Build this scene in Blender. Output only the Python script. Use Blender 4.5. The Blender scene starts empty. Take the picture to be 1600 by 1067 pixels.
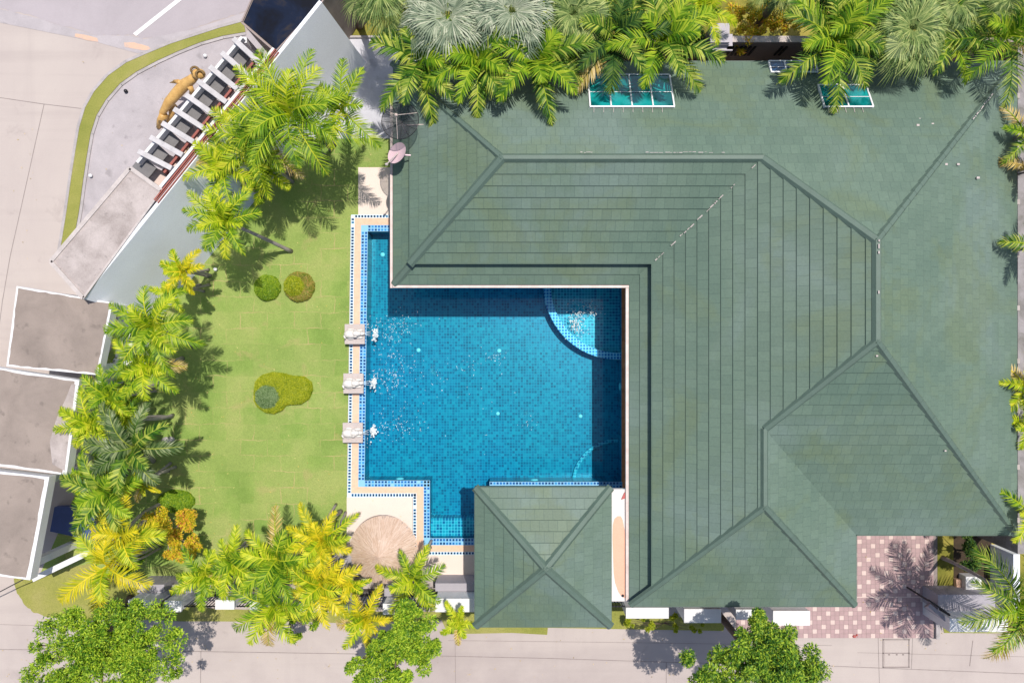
import bpy, bmesh, math, random
from mathutils import Vector, Matrix, noise
R = math.radians
PI = math.pi

# ------------------------------------------------------------------ camera
CAM_H = 27.0
S = 40.0                       # plan scale of the survey: units per metre at ground level
scene = bpy.context.scene
cd = bpy.data.cameras.new("camera")
cam = bpy.data.objects.new("camera", cd)
scene.collection.objects.link(cam)
cam.location = (0, 0, CAM_H)
cam.rotation_euler = (0, 0, 0)
cd.sensor_width = 36.0
cd.lens = 36.0 * CAM_H / 40.0
cd.clip_end = 2000
scene.camera = cam
scene.view_settings.view_transform = 'Standard'
scene.view_settings.look = 'None'
scene.view_settings.exposure = 0.30
scene.view_settings.gamma = 1.0

# ------------------------------------------------------------------ sky + sun
SUN = Vector((0.20, 0.235, 1.0)).normalized()
w = bpy.data.worlds.new("World"); scene.world = w
w.use_nodes = True
nt = w.node_tree; nt.nodes.clear()
sky = nt.nodes.new('ShaderNodeTexSky'); sky.sky_type = 'NISHITA'; sky.sun_disc = False
sky.sun_elevation = math.asin(SUN.z); sky.sun_rotation = math.atan2(SUN.x, SUN.y)
sky.air_density = 1.0; sky.dust_density = 1.5
bg = nt.nodes.new('ShaderNodeBackground'); bg.inputs[1].default_value = 0.10
wo = nt.nodes.new('ShaderNodeOutputWorld')
nt.links.new(sky.outputs[0], bg.inputs[0]); nt.links.new(bg.outputs[0], wo.inputs[0])
ld = bpy.data.lights.new("sun", 'SUN'); ld.energy = 3.55; ld.angle = R(0.55); ld.color = (1.0, 0.935, 0.85)
lo = bpy.data.objects.new("sun", ld); scene.collection.objects.link(lo)
lo.rotation_euler = SUN.to_track_quat('Z', 'Y').to_euler(); lo.location = (10, 12, 40)

# ------------------------------------------------------------------ helpers
def P(px, py, z=0.0):
    """survey coordinates (as seen from the mast above the site) + true height -> world metres"""
    k = (CAM_H - z) / CAM_H / S
    return Vector(((px - 800) * k, (533.5 - py) * k, z))
def rad(rpx, z): return rpx * (CAM_H - z) / CAM_H / S

class MB:
    def __init__(s): s.v = []; s.f = []; s.m = []; s.uv = []
    def face(s, pts, mi=0, uv=None):
        b = len(s.v); s.v.extend([tuple(p) for p in pts]); s.f.append(list(range(b, b + len(pts)))); s.m.append(mi)
        s.uv.extend(uv if uv else [(p[0], p[1]) for p in pts])
    def prism(s, poly, z0, z1, mi=0, mt=None, bottom=True):
        """poly: list of xy, any order; vertical sides"""
        a = sum(poly[i][0]*poly[(i+1) % len(poly)][1]-poly[(i+1) % len(poly)][0]*poly[i][1] for i in range(len(poly)))
        if a < 0: poly = list(poly)[::-1]
        n = len(poly)
        s.face([(p[0], p[1], z1) for p in poly], mi if mt is None else mt)
        if bottom: s.face([(p[0], p[1], z0) for p in poly][::-1], mi)
        for i in range(n):
            p, q = poly[i], poly[(i+1) % n]
            s.face([(p[0], p[1], z0), (q[0], q[1], z0), (q[0], q[1], z1), (p[0], p[1], z1)], mi,
                   [(0, 0), (1, 0), (1, 1), (0, 1)])
    def box(s, x0, x1, y0, y1, z0, z1, mi=0, mt=None):
        s.prism([(x0, y0), (x1, y0), (x1, y1), (x0, y1)], z0, z1, mi, mt)
    def bar(s, a, b, wd, ht, mi=0):
        """square bar from a to b, a/b at the middle of the bar's top face"""
        a = Vector(a); b = Vector(b); d = (b-a).normalized()
        side = d.cross(Vector((0, 0, 1)))
        if side.length < 1e-4: side = Vector((1, 0, 0))
        side = side.normalized() * wd/2; up = side.cross(d).normalized() * ht
        c = [a-side-up, a+side-up, a+side, a-side]; e = [b-side-up, b+side-up, b+side, b-side]
        s.face([c[0], c[3], c[2], c[1]], mi); s.face(e, mi)
        for i in range(4):
            j = (i+1) % 4
            s.face([c[i], c[j], e[j], e[i]], mi)
    def tube(s, pts, radii, n=8, mi=0, cap=True):
        rings = []
        pts = [Vector(p) for p in pts]
        for i, p in enumerate(pts):
            d = (pts[min(i+1, len(pts)-1)] - pts[max(i-1, 0)]).normalized()
            u = d.cross(Vector((0.13, 0.97, 0.21))).normalized(); v = d.cross(u).normalized()
            r = radii[i] if isinstance(radii, (list, tuple)) else radii
            b = len(s.v)
            for k in range(n):
                q = p + (u*math.cos(2*PI*k/n) + v*math.sin(2*PI*k/n))*r
                s.v.append(tuple(q))
            rings.append(b)
        for i in range(len(rings)-1):
            for k in range(n):
                a, b = rings[i], rings[i+1]
                s.f.append([a+k, a+(k+1) % n, b+(k+1) % n, b+k]); s.m.append(mi); s.uv.extend([(k/n, i), ((k+1)/n, i), ((k+1)/n, i+1), (k/n, i+1)])
        if cap:
            s.f.append([rings[-1]+k for k in range(n)]); s.m.append(mi); s.uv.extend([(0, 0)]*n)
            s.f.append([rings[0]+k for k in range(n)][::-1]); s.m.append(mi); s.uv.extend([(0, 0)]*n)
    def lathe(s, prof, c=(0, 0, 0), n=24, mi=0, wob=None):
        rings = []
        for (r, z) in prof:
            b = len(s.v)
            for k in range(n):
                a = 2*PI*k/n; rr = r*(wob(a, z) if wob else 1)
                s.v.append((c[0]+rr*math.cos(a), c[1]+rr*math.sin(a), c[2]+z))
            rings.append(b)
        for i in range(len(rings)-1):
            for k in range(n):
                a, b = rings[i], rings[i+1]
                s.f.append([a+k, a+(k+1) % n, b+(k+1) % n, b+k]); s.m.append(mi); s.uv.extend([(k/n, i), ((k+1)/n, i), ((k+1)/n, i+1), (k/n, i+1)])
    def ellipsoid(s, c, rx, ry, rz, n=16, m=10, mi=0, wob=None, half=False):
        c = Vector(c); rings = []
        lo_ = 0.0 if half else -PI/2
        for i in range(m+1):
            t = lo_ + (PI/2-lo_)*i/m; b = len(s.v)
            for k in range(n):
                a = 2*PI*k/n
                d = Vector((math.cos(t)*math.cos(a), math.cos(t)*math.sin(a), math.sin(t)))
                f = wob(d) if wob else 1
                s.v.append((c.x+d.x*rx*f, c.y+d.y*ry*f, c.z+d.z*rz*f))
            rings.append(b)
        for i in range(m):
            for k in range(n):
                a, b = rings[i], rings[i+1]
                s.f.append([a+k, a+(k+1) % n, b+(k+1) % n, b+k]); s.m.append(mi); s.uv.extend([(0, 0)]*4)
    def build(s, name, mats, parent=None, smooth=False, bevel=0):
        if not isinstance(mats, (list, tuple)): mats = [mats]
        me = bpy.data.meshes.new(name); me.from_pydata(s.v, [], s.f)
        for m in mats: me.materials.append(m)
        me.polygons.foreach_set('material_index', s.m)
        uvl = me.uv_layers.new(name='UVMap')
        flat = [c for u in s.uv for c in u]
        if len(flat) == 2*len(me.loops): uvl.data.foreach_set('uv', flat)
        if smooth: me.polygons.foreach_set('use_smooth', [True]*len(me.polygons))
        me.update()
        o = bpy.data.objects.new(name, me); scene.collection.objects.link(o)
        if parent:
            o.parent = parent
            o.matrix_parent_inverse = Matrix.Translation(-Vector(parent.location))
        if bevel:
            bm = bmesh.new(); bm.from_mesh(me); bmesh.ops.remove_doubles(bm, verts=bm.verts, dist=1e-5); bm.to_mesh(me); bm.free()
            b = o.modifiers.new('bevel', 'BEVEL'); b.width = bevel; b.segments = 2; b.limit_method = 'ANGLE'
        return o

def thing(name, label, cat, loc=(0, 0, 0), group=None):
    o = bpy.data.objects.new(name, None); scene.collection.objects.link(o); o.location = loc
    o.empty_display_size = 0.2
    return tag(o, label, cat, group)
def tag(o, label, cat, group=None):
    o['label'] = label; o['category'] = cat
    if group: o['group'] = group
    return o
def struct(o, label=None, kind='structure'):
    o['kind'] = kind
    return o

# ------------------------------------------------------------------ materials
class N:
    def __init__(s, name):
        s.m = bpy.data.materials.new(name); s.m.use_nodes = True; s.t = s.m.node_tree; s.t.nodes.clear()
        s.out = s.t.nodes.new('ShaderNodeOutputMaterial'); s.b = s.t.nodes.new('ShaderNodeBsdfPrincipled')
        s.t.links.new(s.b.outputs[0], s.out.inputs[0])
    def n(s, t, **k):
        nd = s.t.nodes.new(t)
        for a, b in k.items(): setattr(nd, a, b)
        return nd
    def l(s, a, b): s.t.links.new(a, b)
    def coord(s, kind='Object'):
        c = s.n('ShaderNodeTexCoord'); return c.outputs[kind]
    def pos(s):
        return s.n('ShaderNodeNewGeometry').outputs['Position']
    def noise(s, vec, scale, detail=6, rough=.6, dist=0):
        x = s.n('ShaderNodeTexNoise'); x.inputs['Scale'].default_value = scale; x.inputs['Detail'].default_value = detail
        x.inputs['Roughness'].default_value = rough; x.inputs['Distortion'].default_value = dist
        if vec: s.l(vec, x.inputs['Vector'])
        return x.outputs['Fac']
    def ramp(s, fac, stops, interp='LINEAR'):
        r = s.n('ShaderNodeValToRGB'); r.color_ramp.interpolation = interp; s.l(fac, r.inputs[0])
        e = r.color_ramp.elements
        while len(e) < len(stops): e.new(0.5)
        for i, (p, c) in enumerate(stops):
            e[i].position = p; e[i].color = (*c, 1) if len(c) == 3 else c
        return r.outputs[0]
    def mix(s, fac, a, b, mode='MIX'):
        x = s.n('ShaderNodeMix', data_type='RGBA', blend_type=mode)
        for sock, v in ((x.inputs[0], fac), (x.inputs[6], a), (x.inputs[7], b)):
            if hasattr(v, 'is_linked') or isinstance(v, bpy.types.NodeSocket): s.l(v, sock)
            else: sock.default_value = (*v, 1) if isinstance(v, tuple) and len(v) == 3 else v
        return x.outputs[2]
    def math(s, op, a, b=0.0, c=0.0):
        x = s.n('ShaderNodeMath', operation=op)
        for i, v in enumerate((a, b, c)):
            if isinstance(v, bpy.types.NodeSocket): s.l(v, x.inputs[i])
            else: x.inputs[i].default_value = v
        return x.outputs[0]
    def bump(s, h, strength=.3, dist=.02):
        x = s.n('ShaderNodeBump'); x.inputs['Strength'].default_value = strength; x.inputs['Distance'].default_value = dist
        s.l(h, x.inputs['Height']); s.l(x.outputs[0], s.b.inputs['Normal']); return x
    def set(s, **k):
        for a, v in k.items():
            i = s.b.inputs[a.replace('_', ' ')]
            if isinstance(v, bpy.types.NodeSocket): s.l(v, i)
            else: i.default_value = (*v, 1) if isinstance(v, tuple) and len(v) == 3 else v
        return s

def grime(name, c, var=.25, scale=1.2, rough=.85, bump=.15, c2=None, fine=35, spots=0):
    """painted / cast surface: base colour with broad stains and fine grain"""
    g = N(name); p = g.pos()
    lo_ = tuple(x*(1-var) for x in c); hi = tuple(min(1, x*(1+var*.6)) for x in c)
    a = g.ramp(g.noise(p, scale, 8, .65, .4), [(.3, c2 if c2 else lo_), (.62, hi)])
    f = g.noise(p, fine, 4, .6)
    col = g.mix(.35, a, g.ramp(f, [(.35, tuple(x*.75 for x in c)), (.65, hi)]))
    if spots:
        sp = g.ramp(g.noise(p, spots, 3, .5), [(.62, (0, 0, 0)), (.72, (1, 1, 1))])
        col = g.mix(g.math('MULTIPLY', sp, .5), col, tuple(x*.5 for x in c))
    g.set(Base_Color=col, Roughness=rough); g.bump(f, bump, .01)
    return g.m

def leafmat(name, stops, transl=.3, rough=.5, spec=.25):
    g = N(name); geo = g.n('ShaderNodeNewGeometry')
    big = g.noise(geo.outputs['Position'], .9, 3, .5)
    f = g.math('ADD', g.math('MULTIPLY', geo.outputs['Random Per Island'], .95), g.math('MULTIPLY', g.math('ADD', big, g.noise(geo.outputs['Position'], 2.6, 2, .5)), .5))
    f = g.math('SUBTRACT', f, .47)
    col = g.ramp(f, stops)
    g.set(Base_Color=col, Roughness=rough, Specular_IOR_Level=spec)
    tr = g.n('ShaderNodeBsdfTranslucent'); g.l(col, tr.inputs[0])
    mx = g.n('ShaderNodeMixShader'); mx.inputs[0].default_value = transl
    g.l(g.b.outputs[0], mx.inputs[1]); g.l(tr.outputs[0], mx.inputs[2]); g.l(mx.outputs[0], g.out.inputs[0])
    return g.m

M = {}
def road_mat():
    g = N('road_concrete'); p = g.pos(); c = (.52, .44, .40)
    col = g.ramp(g.noise(p, .11, 7, .62, .4), [(.32, (.37, .315, .30)), (.5, (.465, .405, .378)), (.66, (.50, .44, .405))])
    def streak(sc, rot, amt, dark):
        nonlocal col
        mp = g.n('ShaderNodeMapping'); mp.inputs['Scale'].default_value = sc; mp.inputs['Rotation'].default_value = (0, 0, rot); g.l(p, mp.inputs[0])
        f = g.ramp(g.noise(mp.outputs[0], 1, 5, .6, .2), [(.52, (0, 0, 0)), (.66, (1, 1, 1))]); col = g.mix(g.math('MULTIPLY', f, amt), col, dark)
    streak((.05, 1.1, 1), .02, .22, (.33, .28, .27)); streak((.9, .06, 1), -.12, .16, (.34, .29, .28))
    st = g.ramp(g.noise(p, .9, 5, .65, .8), [(.62, (0, 0, 0)), (.74, (1, 1, 1))]); col = g.mix(g.math('MULTIPLY', st, .35), col, (.30, .25, .24))
    f = g.noise(p, 40, 5, .7); col = g.mix(.4, col, g.mix(1, col, g.ramp(f, [(.3, (.8, .8, .8)), (.7, (1.15, 1.15, 1.15))]), 'MULTIPLY'))
    g.set(Base_Color=col, Roughness=.92); g.bump(f, .2, .01); return g.m
M['concrete'] = road_mat()
M['asphalt'] = grime('asphalt', (.40, .36, .38), .16, .35, .9, .25)
M['paving_grey'] = grime('grey_paving', (.42, .385, .40), .2, .9, .9, .2, spots=2.2)
M['courtyard'] = grime('courtyard_concrete', (.50, .50, .55), .18, .7, .8, .15, spots=1.6)
M['kerb'] = grime('kerb_stone', (.40, .37, .37), .3, 2, .9, .3)
M['white_wall'] = grime('white_painted_wall', (.74, .74, .76), .12, .8, .7, .08)
M['white_paint'] = grime('white_paint', (.72, .72, .73), .08, 1.5, .6, .05)
M['shade_tinted_wall'] = grime('pale_render', (.80, .83, .89), .10, .4, .75, .05)  # bluish white, the cool shade on these walls put into the colour
M['slab_brown'] = grime('weathered_slab', (.29, .24, .21), .3, .8, .95, .35, spots=3)
M['slab_pale'] = grime('pale_weathered_slab', (.42, .37, .355), .38, 1.1, .95, .4, c2=(.24, .20, .185), spots=5)
M['stone'] = grime('plinth_stone', (.50, .44, .42), .15, 6, .85, .2)
M['statue_white'] = grime('white_statue', (.72, .69, .66), .12, 8, .7, .1)
M['cream_deck'] = grime('cream_deck', (.74, .63, .56), .06, 1.0, .75, .05)
M['white_deck'] = grime('white_deck', (.74, .70, .67), .08, 1.5, .75, .08)
M['salmon'] = grime('salmon_coping', (.78, .50, .36), .15, 7, .8, .15)
M['peach'] = grime('peach_board', (.74, .42, .29), .07, 2.5, .5, .03)
M['pinkred'] = grime('red_trim', (.30, .09, .07), .3, 4, .7, .2)
M['gutter'] = grime('gutter_metal', (.62, .53, .49), .15, 3, .5, .05, c2=(.5, .36, .32))
M['brown_deck'] = grime('brown_timber_deck', (.60, .24, .09), .4, 5, .8, .2)
M['wall_cream'] = grime('cream_house_wall', (.55, .48, .40), .1, 1, .85, .1)
M['lilac'] = grime('lilac_grey_wall', (.36, .34, .38), .12, 1, .85, .1)
M['wall_dark'] = grime('boundary_wall_render', (.34, .27, .25), .2, 1.2, .85, .15)
M['soil'] = grime('dark_soil', (.05, .032, .02), .5, 3, 1, .5, c2=(.02, .02, .01))
M['trunk'] = grime('palm_trunk', (.34, .30, .28), .3, 6, .9, .4)
M['trunk_brown'] = grime('brown_trunk', (.13, .09, .07), .35, 5, .9, .5)
M['dark_metal'] = N('dark_metal').set(Base_Color=(.03, .03, .035), Roughness=.45, Metallic=.6).m
M['step_fascia'] = N('roof_step_fascia').set(Base_Color=(.002, .010, .025), Roughness=.8).m  # near-black colour deepens the shadow line below the upper tier
M['white_metal'] = N('white_metal').set(Base_Color=(.75, .76, .78), Roughness=.4).m
M['pink_dish'] = grime('pink_dish_paint', (.72, .52, .58), .05, 3, .4, .02)
M['gold'] = grime('gold_paint', (.66, .41, .14), .3, 3, .45, .1, c2=(.40, .20, .05))
M['gold_dark'] = grime('dark_gold_paint', (.16, .09, .02), .3, 9, .5, .1)
M['petal'] = grime('pink_leaf', (.45, .10, .09), .2, 6, .6, .1)
M['mossy'] = grime('mossy_wall', (.27, .25, .26), .45, 1.3, .9, .3, c2=(.09, .09, .06), spots=3)
M['beam_grey'] = grime('weathered_white_concrete', (.52, .50, .51), .25, 2.5, .85, .2, spots=4)
M['dark_plinth'] = grime('dark_plinth', (.10, .09, .085), .3, 2, .9, .2)
M['dark_panel'] = grime('dark_panel', (.17, .165, .17), .25, 2, .7, .1)
M['pink_render'] = grime('pink_render', (.62, .50, .45), .15, 1, .85, .1)
M['line_white'] = grime('road_paint', (.75, .74, .74), .1, 2, .8, .1)
M['line_orange'] = grime('worn_orange_paint', (.62, .40, .28), .25, 3, .9, .1, c2=(.45, .40, .39))
M['joint'] = grime('joint_dark', (.26, .22, .21), .3, 3, 1, .1)  # own dark tone of joints and seams
M['rock'] = grime('white_rock', (.5, .46, .44), .3, 8, .9, .4)

def grass_mat(name, c1, c2, c3, patch=True):
    g = N(name); p = g.pos()
    big = g.noise(p, .45, 6, .6, .3)
    col = g.ramp(big, [(.32, c1), (.5, c2), (.68, c3)])
    if patch:
        br = g.n('ShaderNodeTexBrick'); br.offset = .5
        mp = g.n('ShaderNodeMapping'); g.l(p, mp.inputs[0])
        nz = g.n('ShaderNodeTexNoise'); nz.inputs['Scale'].default_value = 1.6; g.l(p, nz.inputs['Vector'])
        add = g.n('ShaderNodeMixRGB'); add.blend_type = 'ADD'; add.inputs[0].default_value = .22; g.l(p, add.inputs[1]); g.l(nz.outputs['Color'], add.inputs[2])
        g.l(add.outputs[0], br.inputs['Vector'])
        br.inputs['Color1'].default_value = (0, 0, 0, 1); br.inputs['Color2'].default_value = (1, 1, 1, 1); br.inputs['Mortar'].default_value = (.5, .5, .5, 1)
        br.inputs['Scale'].default_value = 1; br.inputs['Brick Width'].default_value = 1.05; br.inputs['Row Height'].default_value = .62; br.inputs['Mortar Size'].default_value = .022
        br.inputs['Mortar Smooth'].default_value = .6
        col = g.mix(g.math('MULTIPLY', br.outputs['Color'], .55), col, c3)
        b2 = g.n('ShaderNodeTexBrick'); b2.offset = .37; g.l(add.outputs[0], b2.inputs['Vector'])
        b2.inputs['Color1'].default_value = (0, 0, 0, 1); b2.inputs['Color2'].default_value = (1, 1, 1, 1); b2.inputs['Mortar'].default_value = (.5, .5, .5, 1)
        b2.inputs['Scale'].default_value = 1; b2.inputs['Brick Width'].default_value = 1.73; b2.inputs['Row Height'].default_value = 1.24; b2.inputs['Mortar Size'].default_value = .0
        col = g.mix(g.math('MULTIPLY', b2.outputs['Color'], .30), col, c1)
        dry = g.ramp(g.noise(p, .6, 5, .6), [(.45, (0, 0, 0)), (.62, (1, 1, 1))])
        col = g.mix(g.math('MULTIPLY', g.math('MULTIPLY', br.outputs['Fac'], dry), .85), col, (.46, .38, .18))
        dp = g.ramp(g.noise(p, 1.1, 5, .65, .6), [(.60, (0, 0, 0)), (.70, (1, 1, 1))])
        col = g.mix(g.math('MULTIPLY', dp, .40), col, (.43, .35, .17))
    f = g.noise(p, 28, 5, .7); ff = g.noise(p, 90, 3, .6)
    col = g.mix(.6, col, g.mix(1, col, g.ramp(f, [(.3, (.55, .6, .5)), (.7, (1.3, 1.25, 1.2))]), 'MULTIPLY'))
    g.set(Base_Color=col, Roughness=.95, Specular_IOR_Level=.15); g.bump(g.math('ADD', f, ff), .5, .03)
    return g.m
M['lawn'] = grass_mat('lawn_turf', (.17, .28, .06), (.25, .36, .09), (.36, .40, .14))
M['verge'] = grass_mat('verge_grass', (.24, .26, .06), (.31, .31, .085), (.39, .35, .14), False)
M['wildgrass'] = grass_mat('wild_grass', (.10, .12, .02), (.26, .24, .05), (.42, .34, .09), False)

# roof tile: UV = metres along the eave / up the slope
def roof_mat(name, stops, blue):
    g = N(name); uv = g.coord('UV'); p = g.pos()
    br = g.n('ShaderNodeTexBrick'); br.offset = .5; g.l(uv, br.inputs['Vector'])
    br.inputs['Scale'].default_value = 1; br.inputs['Brick Width'].default_value = .31; br.inputs['Row Height'].default_value = .335
    br.inputs['Mortar Size'].default_value = .009; br.inputs['Mortar Smooth'].default_value = .3; br.inputs['Bias'].default_value = 0
    br.inputs['Color1'].default_value = (0, 0, 0, 1); br.inputs['Color2'].default_value = (1, 1, 1, 1); br.inputs['Mortar'].default_value = (.5, .5, .5, 1)
    big = g.noise(p, .22, 5, .55, .5)
    col = g.ramp(big, stops)  # bluish end of the stops paints blotchy sky reflection into the tile colour
    moss = g.ramp(g.noise(p, .33, 6, .6, .8), [(.5, (0, 0, 0)), (.62, (1, 1, 1))])
    col = g.mix(g.math('MULTIPLY', moss, .50), col, (.125, .168, .090))
    col = g.mix(.24, col, g.mix(1, col, g.ramp(br.outputs['Color'], [(0, (.72, .74, .76)), (1, (1.3, 1.26, 1.22))]), 'MULTIPLY'))
    f = g.noise(p, 14, 6, .65)
    col = g.mix(.35, col, g.mix(1, col, g.ramp(f, [(.3, (.75, .75, .75)), (.7, (1.25, 1.25, 1.25))]), 'MULTIPLY'))
    col = g.mix(g.math('MULTIPLY', br.outputs['Fac'], .36), col, (.035, .07, .065))
    ro = g.math('MULTIPLY_ADD', g.noise(p, .5, 4, .6), .2, .44)
    g.set(Base_Color=col, Roughness=ro, Specular_IOR_Level=.35)
    h = g.math('SUBTRACT', g.math('MULTIPLY', f, .25), br.outputs['Fac'])
    g.bump(h, .35, .01)
    return g.m
M['roof'] = roof_mat('green_roof_tile', [(.36, (.104, .162, .124)), (.5, (.120, .178, .136)), (.64, (.138, .196, .168))], .5)
M['ridge'] = grime('green_ridge_tile', (.098, .150, .120), .15, 1.5, .6, .2)
M['chip'] = grime('pale_mortar', (.5, .44, .42), .3, 8, .9, .3)

def glass_panel(name, c):
    g = N(name); p = g.pos()
    st = g.ramp(g.noise(p, 1.2, 3, .5), [(.45, c), (.6, tuple(min(1, x*3.0+.01) for x in c))])
    g.set(Base_Color=st, Roughness=.08, Specular_IOR_Level=.8, Coat_Weight=.4); return g.m
M['teal_glass'] = glass_panel('teal_skylight_glass', (.0, .10, .10))
M['blue_glass'] = glass_panel('blue_glass', (.006, .035, .10))
M['window'] = N('window_glass').set(Base_Color=(.02, .04, .05), Roughness=.08, Specular_IOR_Level=.8).m
def black_roof():
    g = N('black_reflective_sheet'); p = g.pos()
    col = g.ramp(g.noise(p, .7, 5, .6, .6), [(.42, (.002, .003, .008)), (.6, (.004, .010, .03)), (.72, (.035, .028, .025))])
    g.set(Base_Color=col, Roughness=.3, Specular_IOR_Level=.25); return g.m
M['black_sheet'] = black_roof()

def mosaic(name, stops, grout, cell=.11, gw=.13, mottle=.5):
    g = N(name); p = g.pos()
    sc = g.n('ShaderNodeVectorMath', operation='SCALE'); g.l(p, sc.inputs[0]); sc.inputs[3].default_value = 1/cell
    fl = g.n('ShaderNodeVectorMath', operation='FLOOR'); g.l(sc.outputs[0], fl.inputs[0])
    fr = g.n('ShaderNodeVectorMath', operation='FRACTION'); g.l(sc.outputs[0], fr.inputs[0])
    sx = g.n('ShaderNodeSeparateXYZ'); g.l(fr.outputs[0], sx.inputs[0])
    fs = g.n('ShaderNodeSeparateXYZ'); g.l(fl.outputs[0], fs.inputs[0])
    cb = g.n('ShaderNodeCombineXYZ'); g.l(fs.outputs[0], cb.inputs[0]); g.l(fs.outputs[1], cb.inputs[1])
    wn = g.n('ShaderNodeTexWhiteNoise', noise_dimensions='3D'); g.l(cb.outputs[0], wn.inputs['Vector'])
    f = g.math('ADD', g.math('MULTIPLY', wn.outputs['Value'], 1-mottle*.5), g.math('MULTIPLY', g.noise(p, .8, 3, .5), mottle))
    f = g.math('SUBTRACT', f, mottle*.25)
    col = g.ramp(f, stops)
    gx = g.math('LESS_THAN', sx.outputs[0], gw); gy = g.math('LESS_THAN', sx.outputs[1], gw)
    gm = g.math('MAXIMUM', gx, gy)
    col = g.mix(gm, col, grout)
    if 'mosaic' == name[5:11]:
        tl_ = g.ramp(g.noise(p, .16, 2, .5), [(.42, (0, 0, 0)), (.6, (1, 1, 1))]); col = g.mix(g.math('MULTIPLY', tl_, .45), col, g.mix(1, col, (1.4, 1.12, .82), 'MULTIPLY'))
    g.set(Base_Color=col, Roughness=.3); return g.m
M['mosaic_floor'] = mosaic('pool_mosaic', [(.05, (.001, .09, .19)), (.4, (.001, .16, .30)), (.7, (.002, .225, .37)), (.97, (.010, .29, .43))], (.008, .30, .46), .11, .16)
M['mosaic_step'] = mosaic('pool_step_mosaic', [(.1, (.004, .14, .30)), (.5, (.006, .28, .42)), (.9, (.03, .42, .52))], (.25, .70, .80), .12, .14, .2)
M['mosaic_pale'] = mosaic('pale_step_mosaic', [(.1, (.01, .13, .45)), (.9, (.05, .28, .62))], (.75, .86, .95), .12, .26, .2)
def tile_rand(name, stops):
    g = N(name); geo = g.n('ShaderNodeNewGeometry')
    g.set(Base_Color=g.ramp(geo.outputs['Random Per Island'], stops, 'CONSTANT'), Roughness=.2, Specular_IOR_Level=.5); return g.m
M['tile_dark'] = tile_rand('navy_coping_tile', [(0, (.006, .04, .12)), (.4, (.004, .07, .20)), (.7, (.008, .03, .08)), (.9, (.03, .16, .32))])
M['tile_blue'] = tile_rand('blue_rim_tile', [(0, (.004, .08, .30)), (.3, (.01, .14, .45)), (.6, (.004, .05, .18)), (.82, (.03, .26, .58))])
M['grout'] = N('pale_grout').set(Base_Color=(.62, .78, .88), Roughness=.6).m
M['grout_blue'] = N('light_blue_grout').set(Base_Color=(.22, .50, .74), Roughness=.5).m
M['tile_pink'] = grime('pink_drive_tile', (.42, .29, .29), .12, 2.5, .85, .1)
M['tile_pale'] = grime('pale_drive_tile', (.64, .50, .46), .10, 3, .85, .1)

FOUNT = [(567, 521), (564, 598), (563, 676)]
def water_mat():
    g = N('pool_water'); p = g.pos()
    # rings of disturbance where the jets fall in and over the bubbling corner seat
    mask = None
    spots = [(*P(612, 512)[:2], 1.5), (*P(615, 592)[:2], 1.6), (*P(618, 668)[:2], 1.5), (*P(905, 497)[:2], .62), (*P(655, 590)[:2], 1.6), (*P(775, 558)[:2], .7), (*P(820, 660)[:2], .8)]
    for i, (x, y, r) in enumerate(spots):
        d = g.n('ShaderNodeVectorMath', operation='DISTANCE'); g.l(p, d.inputs[0]); d.inputs[1].default_value = (x, y, -.1)
        m = g.n('ShaderNodeMapRange'); m.interpolation_type = 'SMOOTHSTEP'; g.l(d.outputs['Value'], m.inputs[0])
        m.inputs[1].default_value = r; m.inputs[2].default_value = .1; m.inputs[3].default_value = 0
        m.inputs[4].default_value = (1, 1, 1, 1.5, .75, .55, .45)[i]
        mask = m.outputs[0] if mask is None else g.math('MAXIMUM', mask, m.outputs[0])
    a = g.noise(p, 3.6, 3, .5, .9); b = g.noise(p, 1.3, 3, .5, .3)
    h = g.math('ADD', g.math('MULTIPLY', a, mask), g.math('MULTIPLY', b, .012))
    bp = g.n('ShaderNodeBump'); bp.inputs['Strength'].default_value = 1.0; bp.inputs['Distance'].default_value = .10; g.l(h, bp.inputs['Height'])
    tr = g.n('ShaderNodeBsdfTransparent'); tr.inputs[0].default_value = (.50, .90, .97, 1)
    gl = g.n('ShaderNodeBsdfGlossy'); gl.inputs[0].default_value = (1, 1, 1, 1); gl.inputs['Roughness'].default_value = .015; g.l(bp.outputs[0], gl.inputs['Normal'])
    fr = g.n('ShaderNodeFresnel'); fr.inputs[0].default_value = 1.33; g.l(bp.outputs[0], fr.inputs['Normal'])
    mx = g.n('ShaderNodeMixShader'); g.l(g.math('MULTIPLY', fr.outputs[0], .45), mx.inputs[0]); g.l(tr.outputs[0], mx.inputs[1]); g.l(gl.outputs[0], mx.inputs[2])
    g.l(mx.outputs[0], g.out.inputs[0]); return g.m
M['water'] = water_mat()
def foam_mat():
    g = N('splash_foam_and_glints'); g.set(Base_Color=(.86, .93, .95), Roughness=.25)
    tr = g.n('ShaderNodeBsdfTransparent'); mx = g.n('ShaderNodeMixShader'); mx.inputs[0].default_value = .8
    g.l(tr.outputs[0], mx.inputs[1]); g.l(g.b.outputs[0], mx.inputs[2]); g.l(mx.outputs[0], g.out.inputs[0]); return g.m
M['foam_and_glints'] = foam_mat()
M['lamp_disc'] = N('pool_lamp_lens').set(Base_Color=(.55, .85, .85), Roughness=.3).m
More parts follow.
